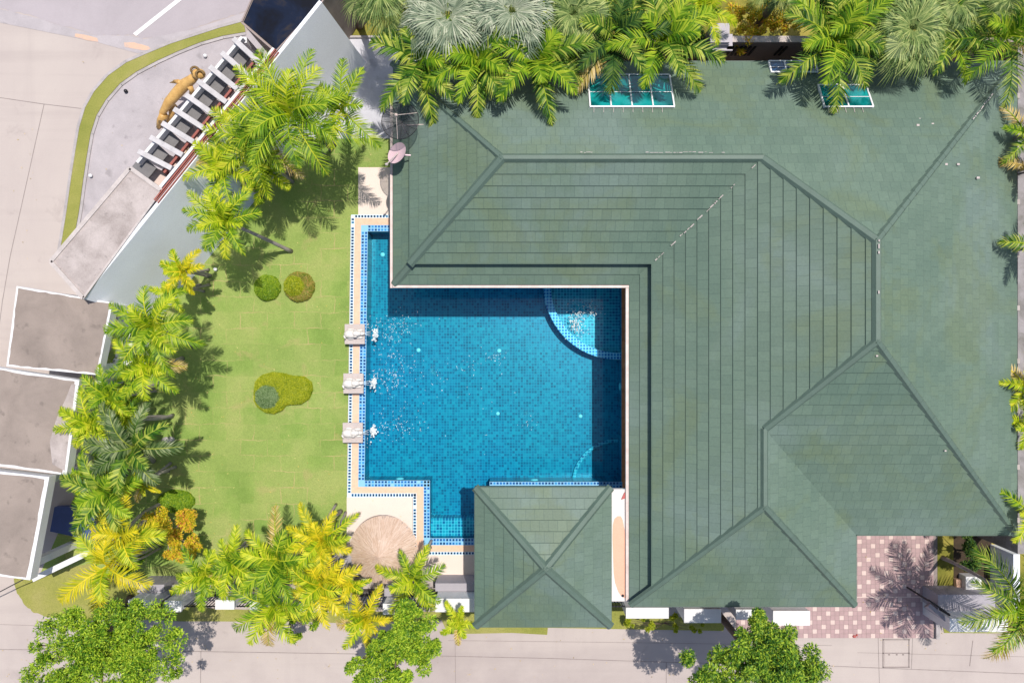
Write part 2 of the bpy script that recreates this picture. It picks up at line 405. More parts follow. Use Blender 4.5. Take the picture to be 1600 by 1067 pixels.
def thatch_mat():
    g = N('dry_thatch'); p = g.coord('UV')
    mp = g.n('ShaderNodeMapping'); mp.inputs['Scale'].default_value = (140, 1.2, 1); g.l(p, mp.inputs[0])
    geo = g.n('ShaderNodeNewGeometry')
    f = g.noise(mp.outputs[0], 1, 5, .7)
    f2 = g.math('ADD', g.math('MULTIPLY', geo.outputs['Random Per Island'], .5), g.math('MULTIPLY', g.noise(g.pos(), 2.0, 4, .6), .6))
    g.set(Base_Color=g.ramp(f2, [(.2, (.46, .31, .22)), (.5, (.60, .44, .34)), (.85, (.70, .56, .47))]), Roughness=.95); g.bump(f, .6, .02)
    return g.m
M['thatch'] = thatch_mat()
def mesh_dish():
    g = N('perforated_dish'); g.set(Base_Color=(.06, .06, .07), Roughness=.5)
    tr = g.n('ShaderNodeBsdfTransparent'); mx = g.n('ShaderNodeMixShader'); mx.inputs[0].default_value = .32
    g.l(tr.outputs[0], mx.inputs[1]); g.l(g.b.outputs[0], mx.inputs[2]); g.l(mx.outputs[0], g.out.inputs[0]); return g.m
M['mesh_dish'] = mesh_dish()

LEAF = {
 'green': leafmat('palm_leaf_green', [(.1, (.05, .15, .006)), (.5, (.20, .36, .012)), (.9, (.46, .56, .04))]),
 'lime': leafmat('palm_leaf_lime', [(.1, (.14, .26, .006)), (.5, (.40, .53, .010)), (.9, (.70, .70, .05))]),
 'yellow': leafmat('palm_leaf_yellow', [(.1, (.30, .36, .01)), (.45, (.58, .54, .012)), (.9, (.86, .70, .03))]),
 'deep': leafmat('palm_leaf_deep', [(.1, (.012, .05, .012)), (.5, (.05, .13, .02)), (.9, (.17, .26, .04))]),
 'mid': leafmat('palm_leaf_mid', [(.1, (.02, .08, .008)), (.5, (.12, .25, .018)), (.9, (.50, .55, .09))], rough=.42),
 'pale': leafmat('fan_leaf_pale', [(.1, (.16, .22, .14)), (.5, (.32, .38, .25)), (.9, (.52, .55, .40))], .2),
 'fan': leafmat('fan_leaf_green', [(.1, (.07, .13, .03)), (.5, (.20, .29, .08)), (.9, (.42, .48, .16))], .2),
 'orange': leafmat('croton_leaf', [(.1, (.20, .28, .01)), (.35, (.62, .55, .02)), (.75, (.85, .60, .04)), (1, (.70, .25, .08))]),
 'tree': leafmat('broad_leaf', [(.1, (.06, .17, .012)), (.45, (.22, .40, .02)), (.8, (.50, .64, .05))]),
 'tree2': leafmat('broad_leaf_dark', [(.1, (.03, .11, .015)), (.45, (.14, .30, .03)), (.8, (.44, .58, .05))]),
 'dry': leafmat('dry_frond', [(.1, (.30, .22, .06)), (.5, (.62, .46, .12)), (.9, (.78, .62, .32))]),
 'bush': leafmat('clipped_bush', [(.1, (.10, .22, .012)), (.5, (.21, .35, .015)), (.9, (.34, .46, .03))]),
 'hedge': leafmat('lime_hedge', [(.1, (.17, .25, .008)), (.5, (.32, .38, .012)), (.9, (.48, .50, .03))]),
 'brown': leafmat('brown_green_bush', [(.1, (.14, .19, .02)), (.5, (.28, .31, .04)), (.9, (.46, .30, .09))]),
 'grey': leafmat('grey_green_bush', [(.1, (.10, .18, .06)), (.5, (.17, .27, .10)), (.9, (.28, .38, .18))]),
 'greybig': leafmat('grey_green_frond', [(.1, (.03, .07, .015)), (.5, (.09, .15, .04)), (.9, (.25, .30, .13))], .15, .4),
}

# ------------------------------------------------------------------ ground sheets
def sheet(name, polys, z, mat, kind='structure', pz=0.0):
    b = MB()
    for poly in polys:
        pts = [P(x, y, pz) for x, y in poly]
        a = sum(pts[i].x*pts[(i+1) % len(pts)].y-pts[(i+1) % len(pts)].x*pts[i].y for i in range(len(pts)))
        if a < 0: pts = pts[::-1]
        b.face([(q.x, q.y, z) for q in pts])
    o = b.build(name, mat); o['kind'] = kind
    return o
HX0, HX1, HY0, HY1 = 566, 978, 356, 850          # opening for the pool
BIG = 16000
sheet('ground', [[(-BIG, -BIG), (BIG, -BIG), (BIG, HY0), (-BIG, HY0)], [(-BIG, HY1), (BIG, HY1), (BIG, BIG), (-BIG, BIG)],
                 [(-BIG, HY0), (HX0, HY0), (HX0, HY1), (-BIG, HY1)], [(HX1, HY0), (BIG, HY0), (BIG, HY1), (HX1, HY1)]], 0, M['concrete'])
def wob_line(pts, amp, seed, n=6):
    rr = random.Random(seed); out = []
    for i in range(len(pts)-1):
        for k in range(n):
            t = k/n; out.append((pts[i][0]*(1-t)+pts[i+1][0]*t + rr.uniform(-amp, amp), pts[i][1]*(1-t)+pts[i+1][1]*t + rr.uniform(-amp, amp)))
    out.append(pts[-1]); return out
asph = wob_line([(-600, -30), (0, 14), (45, 24), (110, 44), (150, 55), (175, 56), (205, 55), (225, 61), (250, 58), (300, 46), (340, 32), (385, 18), (430, -10), (520, -200)], 1.3, 3)
sheet('asphalt_road', [[(-600, -900)] + asph + [(520, -900)]], .004, M['asphalt'])
# flattened strip between asphalt and concrete
sheet('road_edge_strip', [wob_line([(-600, -29), (0, 15), (45, 25), (110, 45), (150, 56), (205, 56), (225, 62), (300, 47), (385, 19)], .6, 4, 4) +
      [(385, 32), (330, 48), (270, 64), (232, 80), (215, 84), (150, 66), (90, 54), (0, 36), (-600, -10)]], .008, M['paving_grey'])
sheet('road_line', [[(208, 53), (213, 57), (284, 1), (400, -92), (395, -96), (279, -3)]], .012, M['line_white'])
sheet('worn_road_marking', [[(118, 53), (133, 55), (152, 60), (154, 66), (138, 64), (117, 58)], [(194, 67), (210, 67), (232, 73), (238, 79), (222, 79), (195, 74)]], .012, M['line_orange'])

outer = [(382, 36), (345, 46), (308, 58), (268, 71), (232, 86), (200, 100), (172, 120), (150, 145), (136, 170), (127, 200), (121, 235), (114, 280), (107, 330), (99, 380), (92, 420)]
inner = [(385, 52), (350, 58), (315, 68), (280, 82), (247, 97), (215, 114), (190, 132), (168, 157), (153, 182), (144, 210), (138, 245), (132, 285), (126, 330), (118, 375), (110, 420)]
vg = MB(); kb = MB()
for i in range(len(outer)-1):
    a, b_, c, d = P(*outer[i]), P(*outer[i+1]), P(*inner[i+1]), P(*inner[i])
    for q in (a, b_, c, d): q.z = .11
    vg.face([a, b_, c, d])
    for (p0, p1, f) in ((outer[i], outer[i+1], 1), (inner[i], inner[i+1], -1)):
        u = P(*p0); v = P(*p1); dd = (v-u).normalized(); nn = Vector((dd.y, -dd.x, 0))*.11*f*(-1)
        kb.prism([(u.x, u.y), (v.x, v.y), (v.x-nn.x, v.y-nn.y), (u.x-nn.x, u.y-nn.y)], 0.0, .125 if f == 1 else .09)
struct(vg.build('verge_grass', M['verge'])); struct(kb.build('verge_kerb', M['kerb']))
sheet('forecourt_paving', [inner + [(112, 440), (260, 440), (520, 120), (520, 30), (400, 40)]], .05, M['paving_grey'])
# concrete joints
jt = MB()
def joint(pts, wd=.025, z=.004):
    for i in range(len(pts)-1):
        a, b_ = P(*pts[i]), P(*pts[i+1]); d = (b_-a).normalized(); n_ = Vector((-d.y, d.x, 0))*wd/2
        jt.face([(a-n_)+Vector((0, 0, z)), (b_-n_)+Vector((0, 0, z)), (b_+n_)+Vector((0, 0, z)), (a+n_)+Vector((0, 0, z))])
joint([(-200, 138), (0, 153), (68, 163), (127, 170)]); joint([(69, 163), (55, 225), (34, 320), (16, 400), (4, 470), (-8, 560)])
joint([(-300, 1013), (0, 1014), (300, 1017), (560, 1021)]); joint([(314, 1017), (313, 1100)]); joint([(680, 1024), (860, 1028), (1043, 1034), (1300, 1040), (1700, 1056)])
joint([(1041, 1034), (1041, 1200)]); joint([(700, 1000), (960, 1003), (1300, 1008)], .015); joint([(1340, 1019), (1700, 1028)], .015)
joint([(1372, 994), (1374, 1067)], .02); joint([(1426, 994), (1424, 1045)], .02); joint([(711, 990), (712, 1100)], .02); joint([(0, 975), (60, 977), (150, 978)], .015)
joint([(1520, 1000), (1515, 1040)], .03)
struct(jt.build('paving_joints', M['joint']))

# lawn and planting ground
coping_left = [(549, 338), (543, 776)]
sheet('lawn', [[(213, 484), (330, 330), (400, 240), (505, 118), (520, 140), (640, 140), (640, 337), (548, 337), (542, 776), (542, 903), (60, 903), (150, 700), (165, 560)]], .016, M['lawn'])
sheet('outer_grass_corner', [[(22, 903), (140, 880), (230, 930), (330, 950), (560, 958), (560, 972)] + wob_line([(560, 972), (330, 970), (100, 966), (70, 962), (50, 954), (36, 940), (26, 922), (22, 903)], 1.2, 8, 5)], .018, M['verge'])
sheet('roadside_grass', [[(560, 955), (742, 955), (742, 920), (985, 920), (985, 962), (1135, 965), (1130, 985), (960, 982), (856, 980), (855, 991), (800, 988), (700, 990), (690, 968), (560, 972)],
                         [(1468, 955), (1700, 955), (1700, 990), (1475, 988)]], .018, M['verge'])
sheet('north_garden_ground', [[(505, -900), (2600, -900), (2600, 92), (640, 92), (640, 60), (545, 60), (505, 20)]], .010, M['wildgrass'])
sheet('east_garden_ground', [[(1549, 90), (2600, 90), (2600, 955), (1549, 955)]], .014, M['wildgrass'])
sheet('courtyard', [[(545, 60), (660, 60), (660, 217), (440, 217), (500, 125)]], .022, M['courtyard'])
sheet('side_path', [[(640, 92), (1580, 92), (1580, 900), (1560, 900), (1560, 130), (640, 130)]], .019, M['paving_grey'])
# dark planting bed by the driveway
sheet('planting_bed_soil', [[(1489, 800), (1548, 800), (1548, 936), (1489, 936)]], .03, M['soil'])
sheet('driveway_grass_strip', [[(1464, 800), (1489, 800), (1489, 936), (1464, 936)]], .032, M['wildgrass'])

# ------------------------------------------------------------------ driveway
dw = MB()
T = .175
x0, x1 = P(1150, 0).x, P(1464, 0).x; y1, y0 = P(0, 800).y, P(0, 996).y
nx, ny = int((x1-x0)/T), int((y1-y0)/T)
dw.face([(x0, y0, .024), (x1, y0, .024), (x1, y1, .024), (x0, y1, .024)], 2)
for i in range(nx):
    for j in range(ny):
        g_ = .004; xa, ya = x0+i*T, y0+j*T
        dw.face([(xa+g_, ya+g_, .03), (xa+T-g_, ya+g_, .03), (xa+T-g_, ya+T-g_, .03), (xa+g_, ya+T-g_, .03)], 1 if (i+3*j) % 5 == 0 else 0)
yy = P(0, 932).y; dw.face([(P(1330, 0).x, yy-.02, .034), (x1, yy-.02, .034), (x1, yy+.02, .034), (P(1330, 0).x, yy+.02, .034)], 1)
struct(dw.build('driveway', [M['tile_pink'], M['tile_pale'], M['joint']]))
mh = MB()
for (a, b_, c, d) in ((1379, 1421, 998, 999.5), (1379, 1421, 1041, 1042.5), (1379, 1380.5, 998, 1042), (1419.5, 1421, 998, 1042), (1379, 1421, 1019, 1020.5)):
    p, q = P(a, d), P(b_, c); mh.box(p.x, q.x, p.y, q.y, 0, .012)
p, q = P(1382, 1039), P(1418, 1001); mh.box(p.x, q.x, p.y, q.y, 0, .008, 1)
for xx in (1389, 1401, 1411): p = P(xx, 1022); mh.box(p.x-.03, p.x+.03, p.y-.025, p.y+.025, .008, .02)
tag(mh.build('drain_cover', [M['joint'], M['concrete']]), 'square concrete manhole cover set in the road below the pink driveway', 'drain cover')

# ------------------------------------------------------------------ pool
PW = [(575, 362), (650, 362), (650, 432), (971, 432), (971, 752), (765, 752), (765, 840), (672, 840), (672, 750), (570, 750)]
ZW, ZF = -.08, -.80
pool = thing('swimming_pool', 'blue mosaic swimming pool wrapped by the green roofed house', 'swimming pool', P(770, 600))
pl = MB()
pts = [P(x, y) for x, y in PW]
a = sum(pts[i].x*pts[(i+1) % len(pts)].y-pts[(i+1) % len(pts)].x*pts[i].y for i in range(len(pts)))
if a < 0: pts = pts[::-1]
def rect(b, x0, y0, x1, y1, z, mi=0):
    p, q = P(x0, y1), P(x1, y0); b.face([(p.x, p.y, z), (q.x, p.y, z), (q.x, q.y, z), (p.x, q.y, z)], mi)
def quadp(b, ps, z, mi=0):
    b.face([(P(*p).x, P(*p).y, z) for p in ps][::-1], mi)
FL = [[(575, 362), (650, 362), (650, 432), (574.1, 432)], [(574.1, 432), (971, 432), (971, 750), (570, 750)], [(672, 750), (765, 750), (765, 840), (672, 840)], [(765, 750), (971, 750), (971, 752), (765, 752)]]
for f_ in FL: quadp(pl, f_, ZF)
for i in range(len(pts)):
    p, q = pts[i], pts[(i+1) % len(pts)]
    pl.face([(p.x, p.y, ZF), (p.x, p.y, 0.03), (q.x, q.y, 0.03), (q.x, q.y, ZF)])
pl.build('basin', M['mosaic_floor'], pool)
wt = MB()
for f_ in FL: quadp(wt, f_, ZW)
o = wt.build('water', M['water']); struct(o)
# curved corner seat
st = MB(); cx, cy, r0 = 966, 446, 116
def arc_pts(cx, cy, r, a0, a1, n): return [(cx+r*math.cos(a0+(a1-a0)*i/n), cy+r*math.sin(a0+(a1-a0)*i/n)) for i in range(n+1)]
def curved_step(b, cx, cy, r, a0, a1, ztop, corner, band, n=28):
    A = arc_pts(cx, cy, r, a0, a1, n); B = arc_pts(cx, cy, r-band, a0, a1, n)
    c = P(*corner)
    for i in range(n):
        p, q, u, v = P(*A[i]), P(*A[i+1]), P(*B[i]), P(*B[i+1])
        b.face([(p.x, p.y, ZF), (q.x, q.y, ZF), (q.x, q.y, ztop+.03), (p.x, p.y, ztop+.03)], 1)
        b.face([(p.x, p.y, ztop+.03), (q.x, q.y, ztop+.03), (v.x, v.y, ztop+.03), (u.x, u.y, ztop+.03)], 1)
        b.face([(u.x, u.y, ztop+.03), (v.x, v.y, ztop+.03), (v.x, v.y, ztop-.25), (u.x, u.y, ztop-.25)], 0)
        b.face([(u.x, u.y, ztop-.25), (v.x, v.y, ztop-.25), (c.x, c.y, ztop-.25)], 0)
curved_step(st, cx, cy, r0, PI*1.05, PI*.45, -.17, (971, 432), 11)
st.build('corner_seat', [M['mosaic_step'], M['mosaic_pale']], pool)
st = MB(); curved_step(st, 968, 762, 72, PI*.97, PI*1.52, -.72, (971, 752), 5)
st.build('entry_step', [M['mosaic_step'], M['mosaic_step']], pool)
st = MB()
for (ya, zz) in ((812, -.28),):
    p, q = P(672, 840), P(765, ya); st.box(p.x+.003, q.x-.003, p.y+.003, q.y, ZF, zz, 0)
st.build('end_bench', M['mosaic_step'], pool)
# lamps in the floor and the walls
k = 0
for (lx, ly, zz, r) in ((598, 398, ZF, .12), (654, 547, ZF, .11), (780, 548, ZF, .11), (778, 646, ZF, .10), (907, 650, ZF, .10)):
    r *= .75; b = MB(); c = P(lx, ly, zz); b.lathe([(r, 0), (r, .02), (r*.8, .035), (0.001, .04)], (c.x, c.y, zz+.002), 20); b.build('floor_lamp', M['lamp_disc'], pool, True)
for (lx, ly, hx, hy) in ((625, 748, .16, .06), (835, 750, .16, .06), (762, 434, .16, .05), (969, 604, .05, .16)):
    b = MB(); c = P(lx, ly, -.3); b.ellipsoid(c, hx, hy, .14); b.build('wall_lamp', M['lamp_disc'], pool, True)

# coping: strips as nested rectilinear rings with tiles
cop = MB(); grt = MB(); tl = MB(); td = MB()
def band(b, poly_in, poly_out, z0, z1, mi=0):
    for i in range(len(poly_in)-1):
        ps = [P(*poly_in[i]), P(*poly_in[i+1]), P(*poly_out[i+1]), P(*poly_out[i])]
        b.prism([(q.x, q.y) for q in ps], z0, z1, mi)
def tiles(b, a, c, wd_px, rows, tp, z, side):
    """row(s) of square tiles along a->c; band width wd_px towards side (unit px vector)"""
    L = math.hypot(c[0]-a[0], c[1]-a[1]); n = max(1, round(L/tp)); ux, uy = (c[0]-a[0])/n, (c[1]-a[1])/n
    rw = wd_px/rows; g_ = .17; rr = random.Random(int(a[0]*7+a[1]))
    for i in range(n):
        for j in range(rows):
            if rr.random() < .015: continue
            bx, by = a[0]+ux*i+side[0]*rw*j, a[1]+uy*i+side[1]*rw*j
            q = [(bx+ux*(g_ if k in (0, 3) else 1-g_)+side[0]*rw*(g_ if k < 2 else 1-g_), by+uy*(g_ if k in (0, 3) else 1-g_)+side[1]*rw*(g_ if k < 2 else 1-g_)) for k in range(4)]
            b.prism([tuple(P(*e)[:2]) for e in q], z, z+.006, bottom=False)
ring = lambda x0l, x0b, yt, yb, xb, yb2: [(650, yt), (x0l, yt), (x0b, yb), (xb, yb), (xb, yb2), (765, yb2)]
r_in = ring(575, 570, 362, 750, 672, 840)
r_t = ring(564.5, 560, 352, 760, 662, 851)
r_s = ring(554.5, 549, 341, 770, 651, 861)
r_o = ring(549, 543, 336, 776, 645.5, 866)
band(cop, r_t, r_s, -.05, .045)
band(grt, r_in, r_t, -.05, .038, 1); band(grt, r_s, r_o, -.05, .036)
gaps = []
def ring_tiles(b, a, c, rows, z, tp):
    for i in range(len(a)-1):
        ax, ay = a[i]; bx, by = a[i+1]; ox, oy = c[i][0]-a[i][0], c[i][1]-a[i][1]
        d = (bx-ax, by-ay); L = math.hypot(*d); n_ = (d[1]/L, -d[0]/L)
        mid_o = ((c[i][0]+c[i+1][0])/2-(ax+bx)/2, (c[i][1]+c[i+1][1])/2-(ay+by)/2)
        wd = mid_o[0]*n_[0]+mid_o[1]*n_[1]
        if wd < 0: n_ = (-n_[0], -n_[1]); wd = -wd
        tiles(b, (ax, ay), (bx, by), wd, rows, tp, z, n_)
ring_tiles(tl, r_in, r_t, 2, .038, 5.0); ring_tiles(td, r_s, r_o, 1, .036, 4.7)
# strip on the south side, right part
band(grt, [(972, 752), (765, 752)], [(972, 762), (765, 762)], -.05, .038, 1); tiles(tl, (972, 752), (765, 752), 10, 2, 5.0, .038, (0, 1))
o = cop.build('coping', M['salmon'], pool); grt.build('coping_grout', [M['grout'], M['grout_blue']], pool)
tl.build('rim_tiles', M['tile_blue'], pool); td.build('border_tiles', M['tile_dark'], pool)

# decks
sheet('pool_deck', [[(542, 776), (645, 776), (645, 866), (745, 866), (985, 866), (985, 898), (542, 898)], [(765, 762), (985, 762), (985, 866), (765, 866)]], .028, M['cream_deck'])
sheet('gravel_margin', [[(640, 897), (985, 897), (985, 925), (640, 925)]], .020, M['slab_pale'])
sheet('side_deck_pad', [[(560, 262), (640, 262), (640, 337), (560, 337)]], .030, M['cream_deck'])
sheet('white_deck_strip', [[(953, 764), (1010, 764), (1010, 940), (953, 940)]], .034, M['white_deck'])
sheet('timber_deck_strip', [[(971, 432), (1010, 432), (1010, 764), (971, 764)]], .031, M['brown_deck'])
ZC = 2.84
cr = thing('connecting_roof', 'narrow white flat roof between the pavilion and the main roof with a peach stain', 'roof', P(970, 850, 0))
b = MB(); b.prism([tuple(P(x, y, ZC)[:2]) for x, y in ((951, 764), (992, 764), (992, 939), (951, 939))], ZC-.2, ZC); b.build('slab', M['white_deck'], cr)
bpts = [(965, 806), (960, 810), (957.5, 820), (957, 840), (958, 870), (959, 895), (961, 910), (966, 924), (970, 930), (976, 934), (981, 932), (983, 924), (981, 900), (978, 860), (976, 828), (973, 812), (970, 806)]
b = MB(); b.prism([tuple(P(x, y, ZC)[:2]) for x, y in bpts], ZC+.001, ZC+.006); b.build('stain', M['peach'], cr)
b = MB(); c = P(973, 930, ZC); b.lathe([(.05, .006), (.05, .02), (.001, .02)], (c.x, c.y, ZC), 14); b.build('drain', M['dark_metal'], cr)
b = MB(); b.bar(P(952.5, 764, ZC+.05), P(952.5, 939, ZC+.05), .05, .06); b.build('upstand', M['white_paint'], cr)
lf = MB(); lf.prism([tuple(P(x, y, ZC+.1)[:2]) for x, y in ((971, 781), (976, 770), (984, 766), (985, 769), (980, 778))], ZC+.03, ZC+.045)
tag(lf.build('fallen_leaf', M['petal']), 'reddish pink fallen leaf at the north end of the narrow white roof', 'leaf')
sp = MB(); p, q = P(700, 920), P(717, 905); sp.box(p.x, q.x, p.y, q.y, .02, .07)
tag(sp.build('stepping_stone', M['white_deck'], bevel=.01), 'pale square stepping stone below the pool deck beside the pavilion', 'paving slab')

# fountains
FN = ['white spout statue on square plinth, nearest the house eave', 'white spout statue on square plinth, middle of the three', 'white spout statue on square plinth, nearest the thatched parasol']
for i, (fx, fy) in enumerate([(554, 522), (552, 599), (551, 676)]):
    zt = .5
    c = P(fx, fy, zt)
    root = thing('fountain', FN[i], 'fountain', (c.x, c.y, .03), 'spout fountains along the pool edge')
    b = MB(); h = .385; b.box(c.x-h, c.x+h, c.y-h, c.y+h, zt-.09, zt); b.box(c.x-h*.8, c.x+h*.8, c.y-h*.8, c.y+h*.8, .02, zt-.09)
    b.build('plinth', M['stone'], root, bevel=.012)
    b = MB()
    b.ellipsoid((c.x-.13, c.y+.0, zt+.13), .25, .17, .17, wob=lambda d: 1+.06*noise.noise(d*3))
    b.ellipsoid((c.x+.12, c.y+.02, zt+.20), .19, .12, .14, wob=lambda d: 1+.05*noise.noise(d*4))
    b.ellipsoid((c.x+.30, c.y+.02, zt+.17), .13, .075, .07)
    b.tube([(c.x-.32, c.y-.02, zt+.1), (c.x-.36, c.y-.1, zt+.16), (c.x-.30, c.y-.17, zt+.22)], [.05, .04, .02], 8)
    for sy in (-1, 1):
        b.ellipsoid((c.x+.08, c.y+.02+sy*.13, zt+.26), .07, .03, .07)
        b.ellipsoid((c.x+.20, c.y+.01+sy*.13, zt+.05), .14, .05, .05)
        b.ellipsoid((c.x-.14, c.y+sy*.16, zt+.05), .13, .06, .05)
        b.ellipsoid((c.x+.17, c.y+.02+sy*.07, zt+.31), .03, .02, .02)
    b.build('statue', M['statue_white'], root, True)
    b = MB(); rr = random.Random(50+i)
    for s_ in range(3):
        oy = (s_-1)*.03
        pp = [(c.x+.42+t*.32, c.y+.02+oy*(1+t*3), zt+.16+.10*t-(.16+zt+.14)*t*t*1.0) for t in [j/8 for j in range(9)]]
        b.tube(pp[:6], [.008+.006*j/8 for j in range(6)], 6)
    b.build('water_jet', M['foam_and_glints'], root, True)
    b = MB(); e = Vector((c.x+.76, c.y+.0, ZW))
    e.x -= .08
    for _ in range(170):
        a_ = rr.uniform(0, 2*PI); rr_ = abs(rr.gauss(0, .075)); hgt = abs(rr.gauss(0, .07))
        s = rr.uniform(.012, .040); b.ellipsoid((e.x+rr_*math.cos(a_)*.8, e.y+rr_*math.sin(a_)*1.7, e.z+hgt), s, s, s, 8, 6)
    b.build('splash', M['foam_and_glints'], root, True)
b = MB(); rr = random.Random(9)
for _ in range(260):
    x_, y_ = rr.gauss(900, 13), 0
    t = rr.random()
    if t < .75: x_ = rr.gauss(902, 8); y_ = rr.gauss(503, 13)
    else: x_ = rr.gauss(922, 9); y_ = rr.gauss(484, 6)
    c = P(x_, y_, ZW); s = rr.uniform(.008, .03); a_ = rr.uniform(0, PI)
    e1 = Vector((math.cos(a_), math.sin(a_), 0))*s*rr.uniform(1, 2.2); 
    b.tube([c-e1+Vector((0, 0, .003)), c+Vector((0, 0, .018)), c+e1+Vector((0, 0, .003))], [s*.25, s*.55, s*.25], 5)
for (mx_, my_, sx_, sy_, n_) in ((614, 515, 17, 13, 110), (612, 592, 18, 12, 110), (616, 662, 16, 14, 80), (618, 560, 14, 14, 40), (770, 558, 8, 5, 22), (735, 575, 14, 8, 14), (825, 660, 10, 6, 12), (660, 600, 20, 40, 26), (735, 620, 40, 50, 16), (572, 505, 1.5, 5, 14), (572, 690, 2, 5, 8)):  # white bubbles and arcs scattered to stand in for sun glints on ripples
    for _ in range(n_):
        c = P(max(574, rr.gauss(mx_, sx_)), rr.gauss(my_, sy_), ZW); s = rr.uniform(.006, .015)*(1.6 if rr.random() < .1 else 1)
        if rr.random() < .55: b.ellipsoid(c+Vector((0, 0, .002)), s, s, s*.6, 8, 4, half=True)
        else:
            a_ = rr.uniform(0, 2*PI); q_ = rr.uniform(.03, .09)
            b.tube([c+Vector((math.cos(a_+t*.35)*q_, math.sin(a_+t*.35)*q_, .003)) for t in range(5)], [.001, .006, .009, .006, .001], 4)
ff = b.build('foam_and_glints', M['foam_and_glints'], None, True); ff['kind'] = 'stuff'

# ------------------------------------------------------------------ house
ZE = 3.2; SL = .53
eN, eL, eI, eW, eR, eG, eE, eD = 9.61, -4.14, 1.97, 4.07, 17.36, -6.64, 11.83, -9.09
A_, B_, C_, D_, E_, F_, G_, H_ = (eL, eN), (eL, eI), (eW, eI), (eW, eD), (eE, eD), (eE, eG), (eR, eG), (eR, eN)
P1, P2, P3, P4, P5, P6 = (-.32, 5.79), (7.89, 5.79), (10.715, 2.965), (10.715, .005), (7.95, -2.76), (7.95, -5.21)
def clip(poly, f):
    out = []
    for i in range(len(poly)):
        p, q = poly[i], poly[(i+1) % len(poly)]; a, b = f(p), f(q)
        if a >= 0: out.append(p)
        if (a > 0 and b < 0) or (a < 0 and b > 0):
            t = a/(a-b); out.append((p[0]+(q[0]-p[0])*t, p[1]+(q[1]-p[1])*t))
    return out
rj = random.Random(5)
def courses(b, poly, o, nrm, ze, sl, d0=0, d1=99, drop=0.0, cw=.335, lip=.034, udir=None):
    """stepped tile courses on one roof slope; o = point on the eave line, nrm = unit vector up-slope in plan"""
    dist = lambda p: (p[0]-o[0])*nrm[0]+(p[1]-o[1])*nrm[1]
    ux, uy = nrm[1], -nrm[0]
    ulen = lambda p: (p[0])*ux+(p[1])*uy
    dm = min(d1, max(dist(p) for p in poly)); k = 0; sec = math.sqrt(1+sl*sl)
    edges = [d0]+[cw*j for j in range(1, 60) if d0+.05 < cw*j < dm-.02]+[dm]
    for a, c in zip(edges[:-1], edges[1:]):
        pc = clip(clip(poly, lambda p: dist(p)-a), lambda p: c-dist(p))
        if len(pc) < 3: continue
        z = lambda p: ze+sl*dist(p)-drop+lip*(1-(dist(p)-a)/cw)
        ar = sum(pc[i][0]*pc[(i+1) % len(pc)][1]-pc[(i+1) % len(pc)][0]*pc[i][1] for i in range(len(pc)))
        if ar < 0: pc = pc[::-1]
        b.face([(p[0], p[1], z(p)) for p in pc], 0, [(ulen(p), (dist(p))) for p in pc])
        lowp = sorted([p for p in pc if abs(dist(p)-a) < 1e-4], key=ulen)
        if len(lowp) >= 2:
            p, q = lowp[0], lowp[-1]; zz = ze+sl*a-drop
            b.face([(q[0], q[1], zz-.012), (p[0], p[1], zz-.012), (p[0], p[1], zz+lip), (q[0], q[1], zz+lip)], 0, [(ulen(q), a), (ulen(p), a), (ulen(p), a), (ulen(q), a)])
house = thing('house', 'L shaped villa with a large green tiled hip roof around the pool', 'house', ((eW+eR)/2, 0, 0))
STEP = .27; TD = .70
SLOPES = [([A_, H_, P3, P2, P1], A_, (0, -1), 0), ([A_, P1, B_], A_, (1, 0), 1), ([B_, P1, P2, C_], B_, (0, 1), 1),
          ([C_, P2, P3, P4, P5, P6, D_], C_, (1, 0), 1), ([H_, G_, P4, P3], H_, (-1, 0), 0), ([G_, F_, P5, P4], G_, (0, 1), 0),
          ([F_, E_, P6, P5], E_, (-1, 0), 0), ([D_, P6, E_], D_, (0, 1), 0)]
rf = MB(); lowt = MB(); fas = MB()
for poly, o, n_, tier in SLOPES:
    if tier:
        dist = lambda p: (p[0]-o[0])*n_[0]+(p[1]-o[1])*n_[1]
        courses(rf, poly, o, n_, ZE, SL, TD-.05)
        courses(lowt, poly, o, n_, ZE, SL, 0, TD+.04, STEP)
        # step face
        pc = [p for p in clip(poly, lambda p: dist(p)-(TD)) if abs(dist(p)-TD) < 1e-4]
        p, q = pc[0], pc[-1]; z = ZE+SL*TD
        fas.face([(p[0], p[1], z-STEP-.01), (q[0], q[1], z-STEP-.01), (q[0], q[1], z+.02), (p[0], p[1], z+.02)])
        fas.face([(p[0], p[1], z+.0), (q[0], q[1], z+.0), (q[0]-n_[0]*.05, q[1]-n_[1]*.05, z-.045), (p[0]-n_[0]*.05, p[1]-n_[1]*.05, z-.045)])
    else: courses(rf, poly, o, n_, ZE, SL)
# little gables where the lower tier dies into the north and south slopes
for (p, q) in ((A_, (eL+TD, eN-TD)), (D_, (eW+TD, eD+TD))):
    dz = SL*TD
    fas.face([(p[0], p[1], ZE-STEP-.02), (q[0], q[1], ZE-STEP+dz-.02), (q[0], q[1], ZE+dz), (p[0], p[1], ZE)])
roof = rf.build('roof', M['roof'], house)
lowt.build('lower_roof_tier', M['roof'], house); fas.build('roof_step', M['step_fascia'], house)
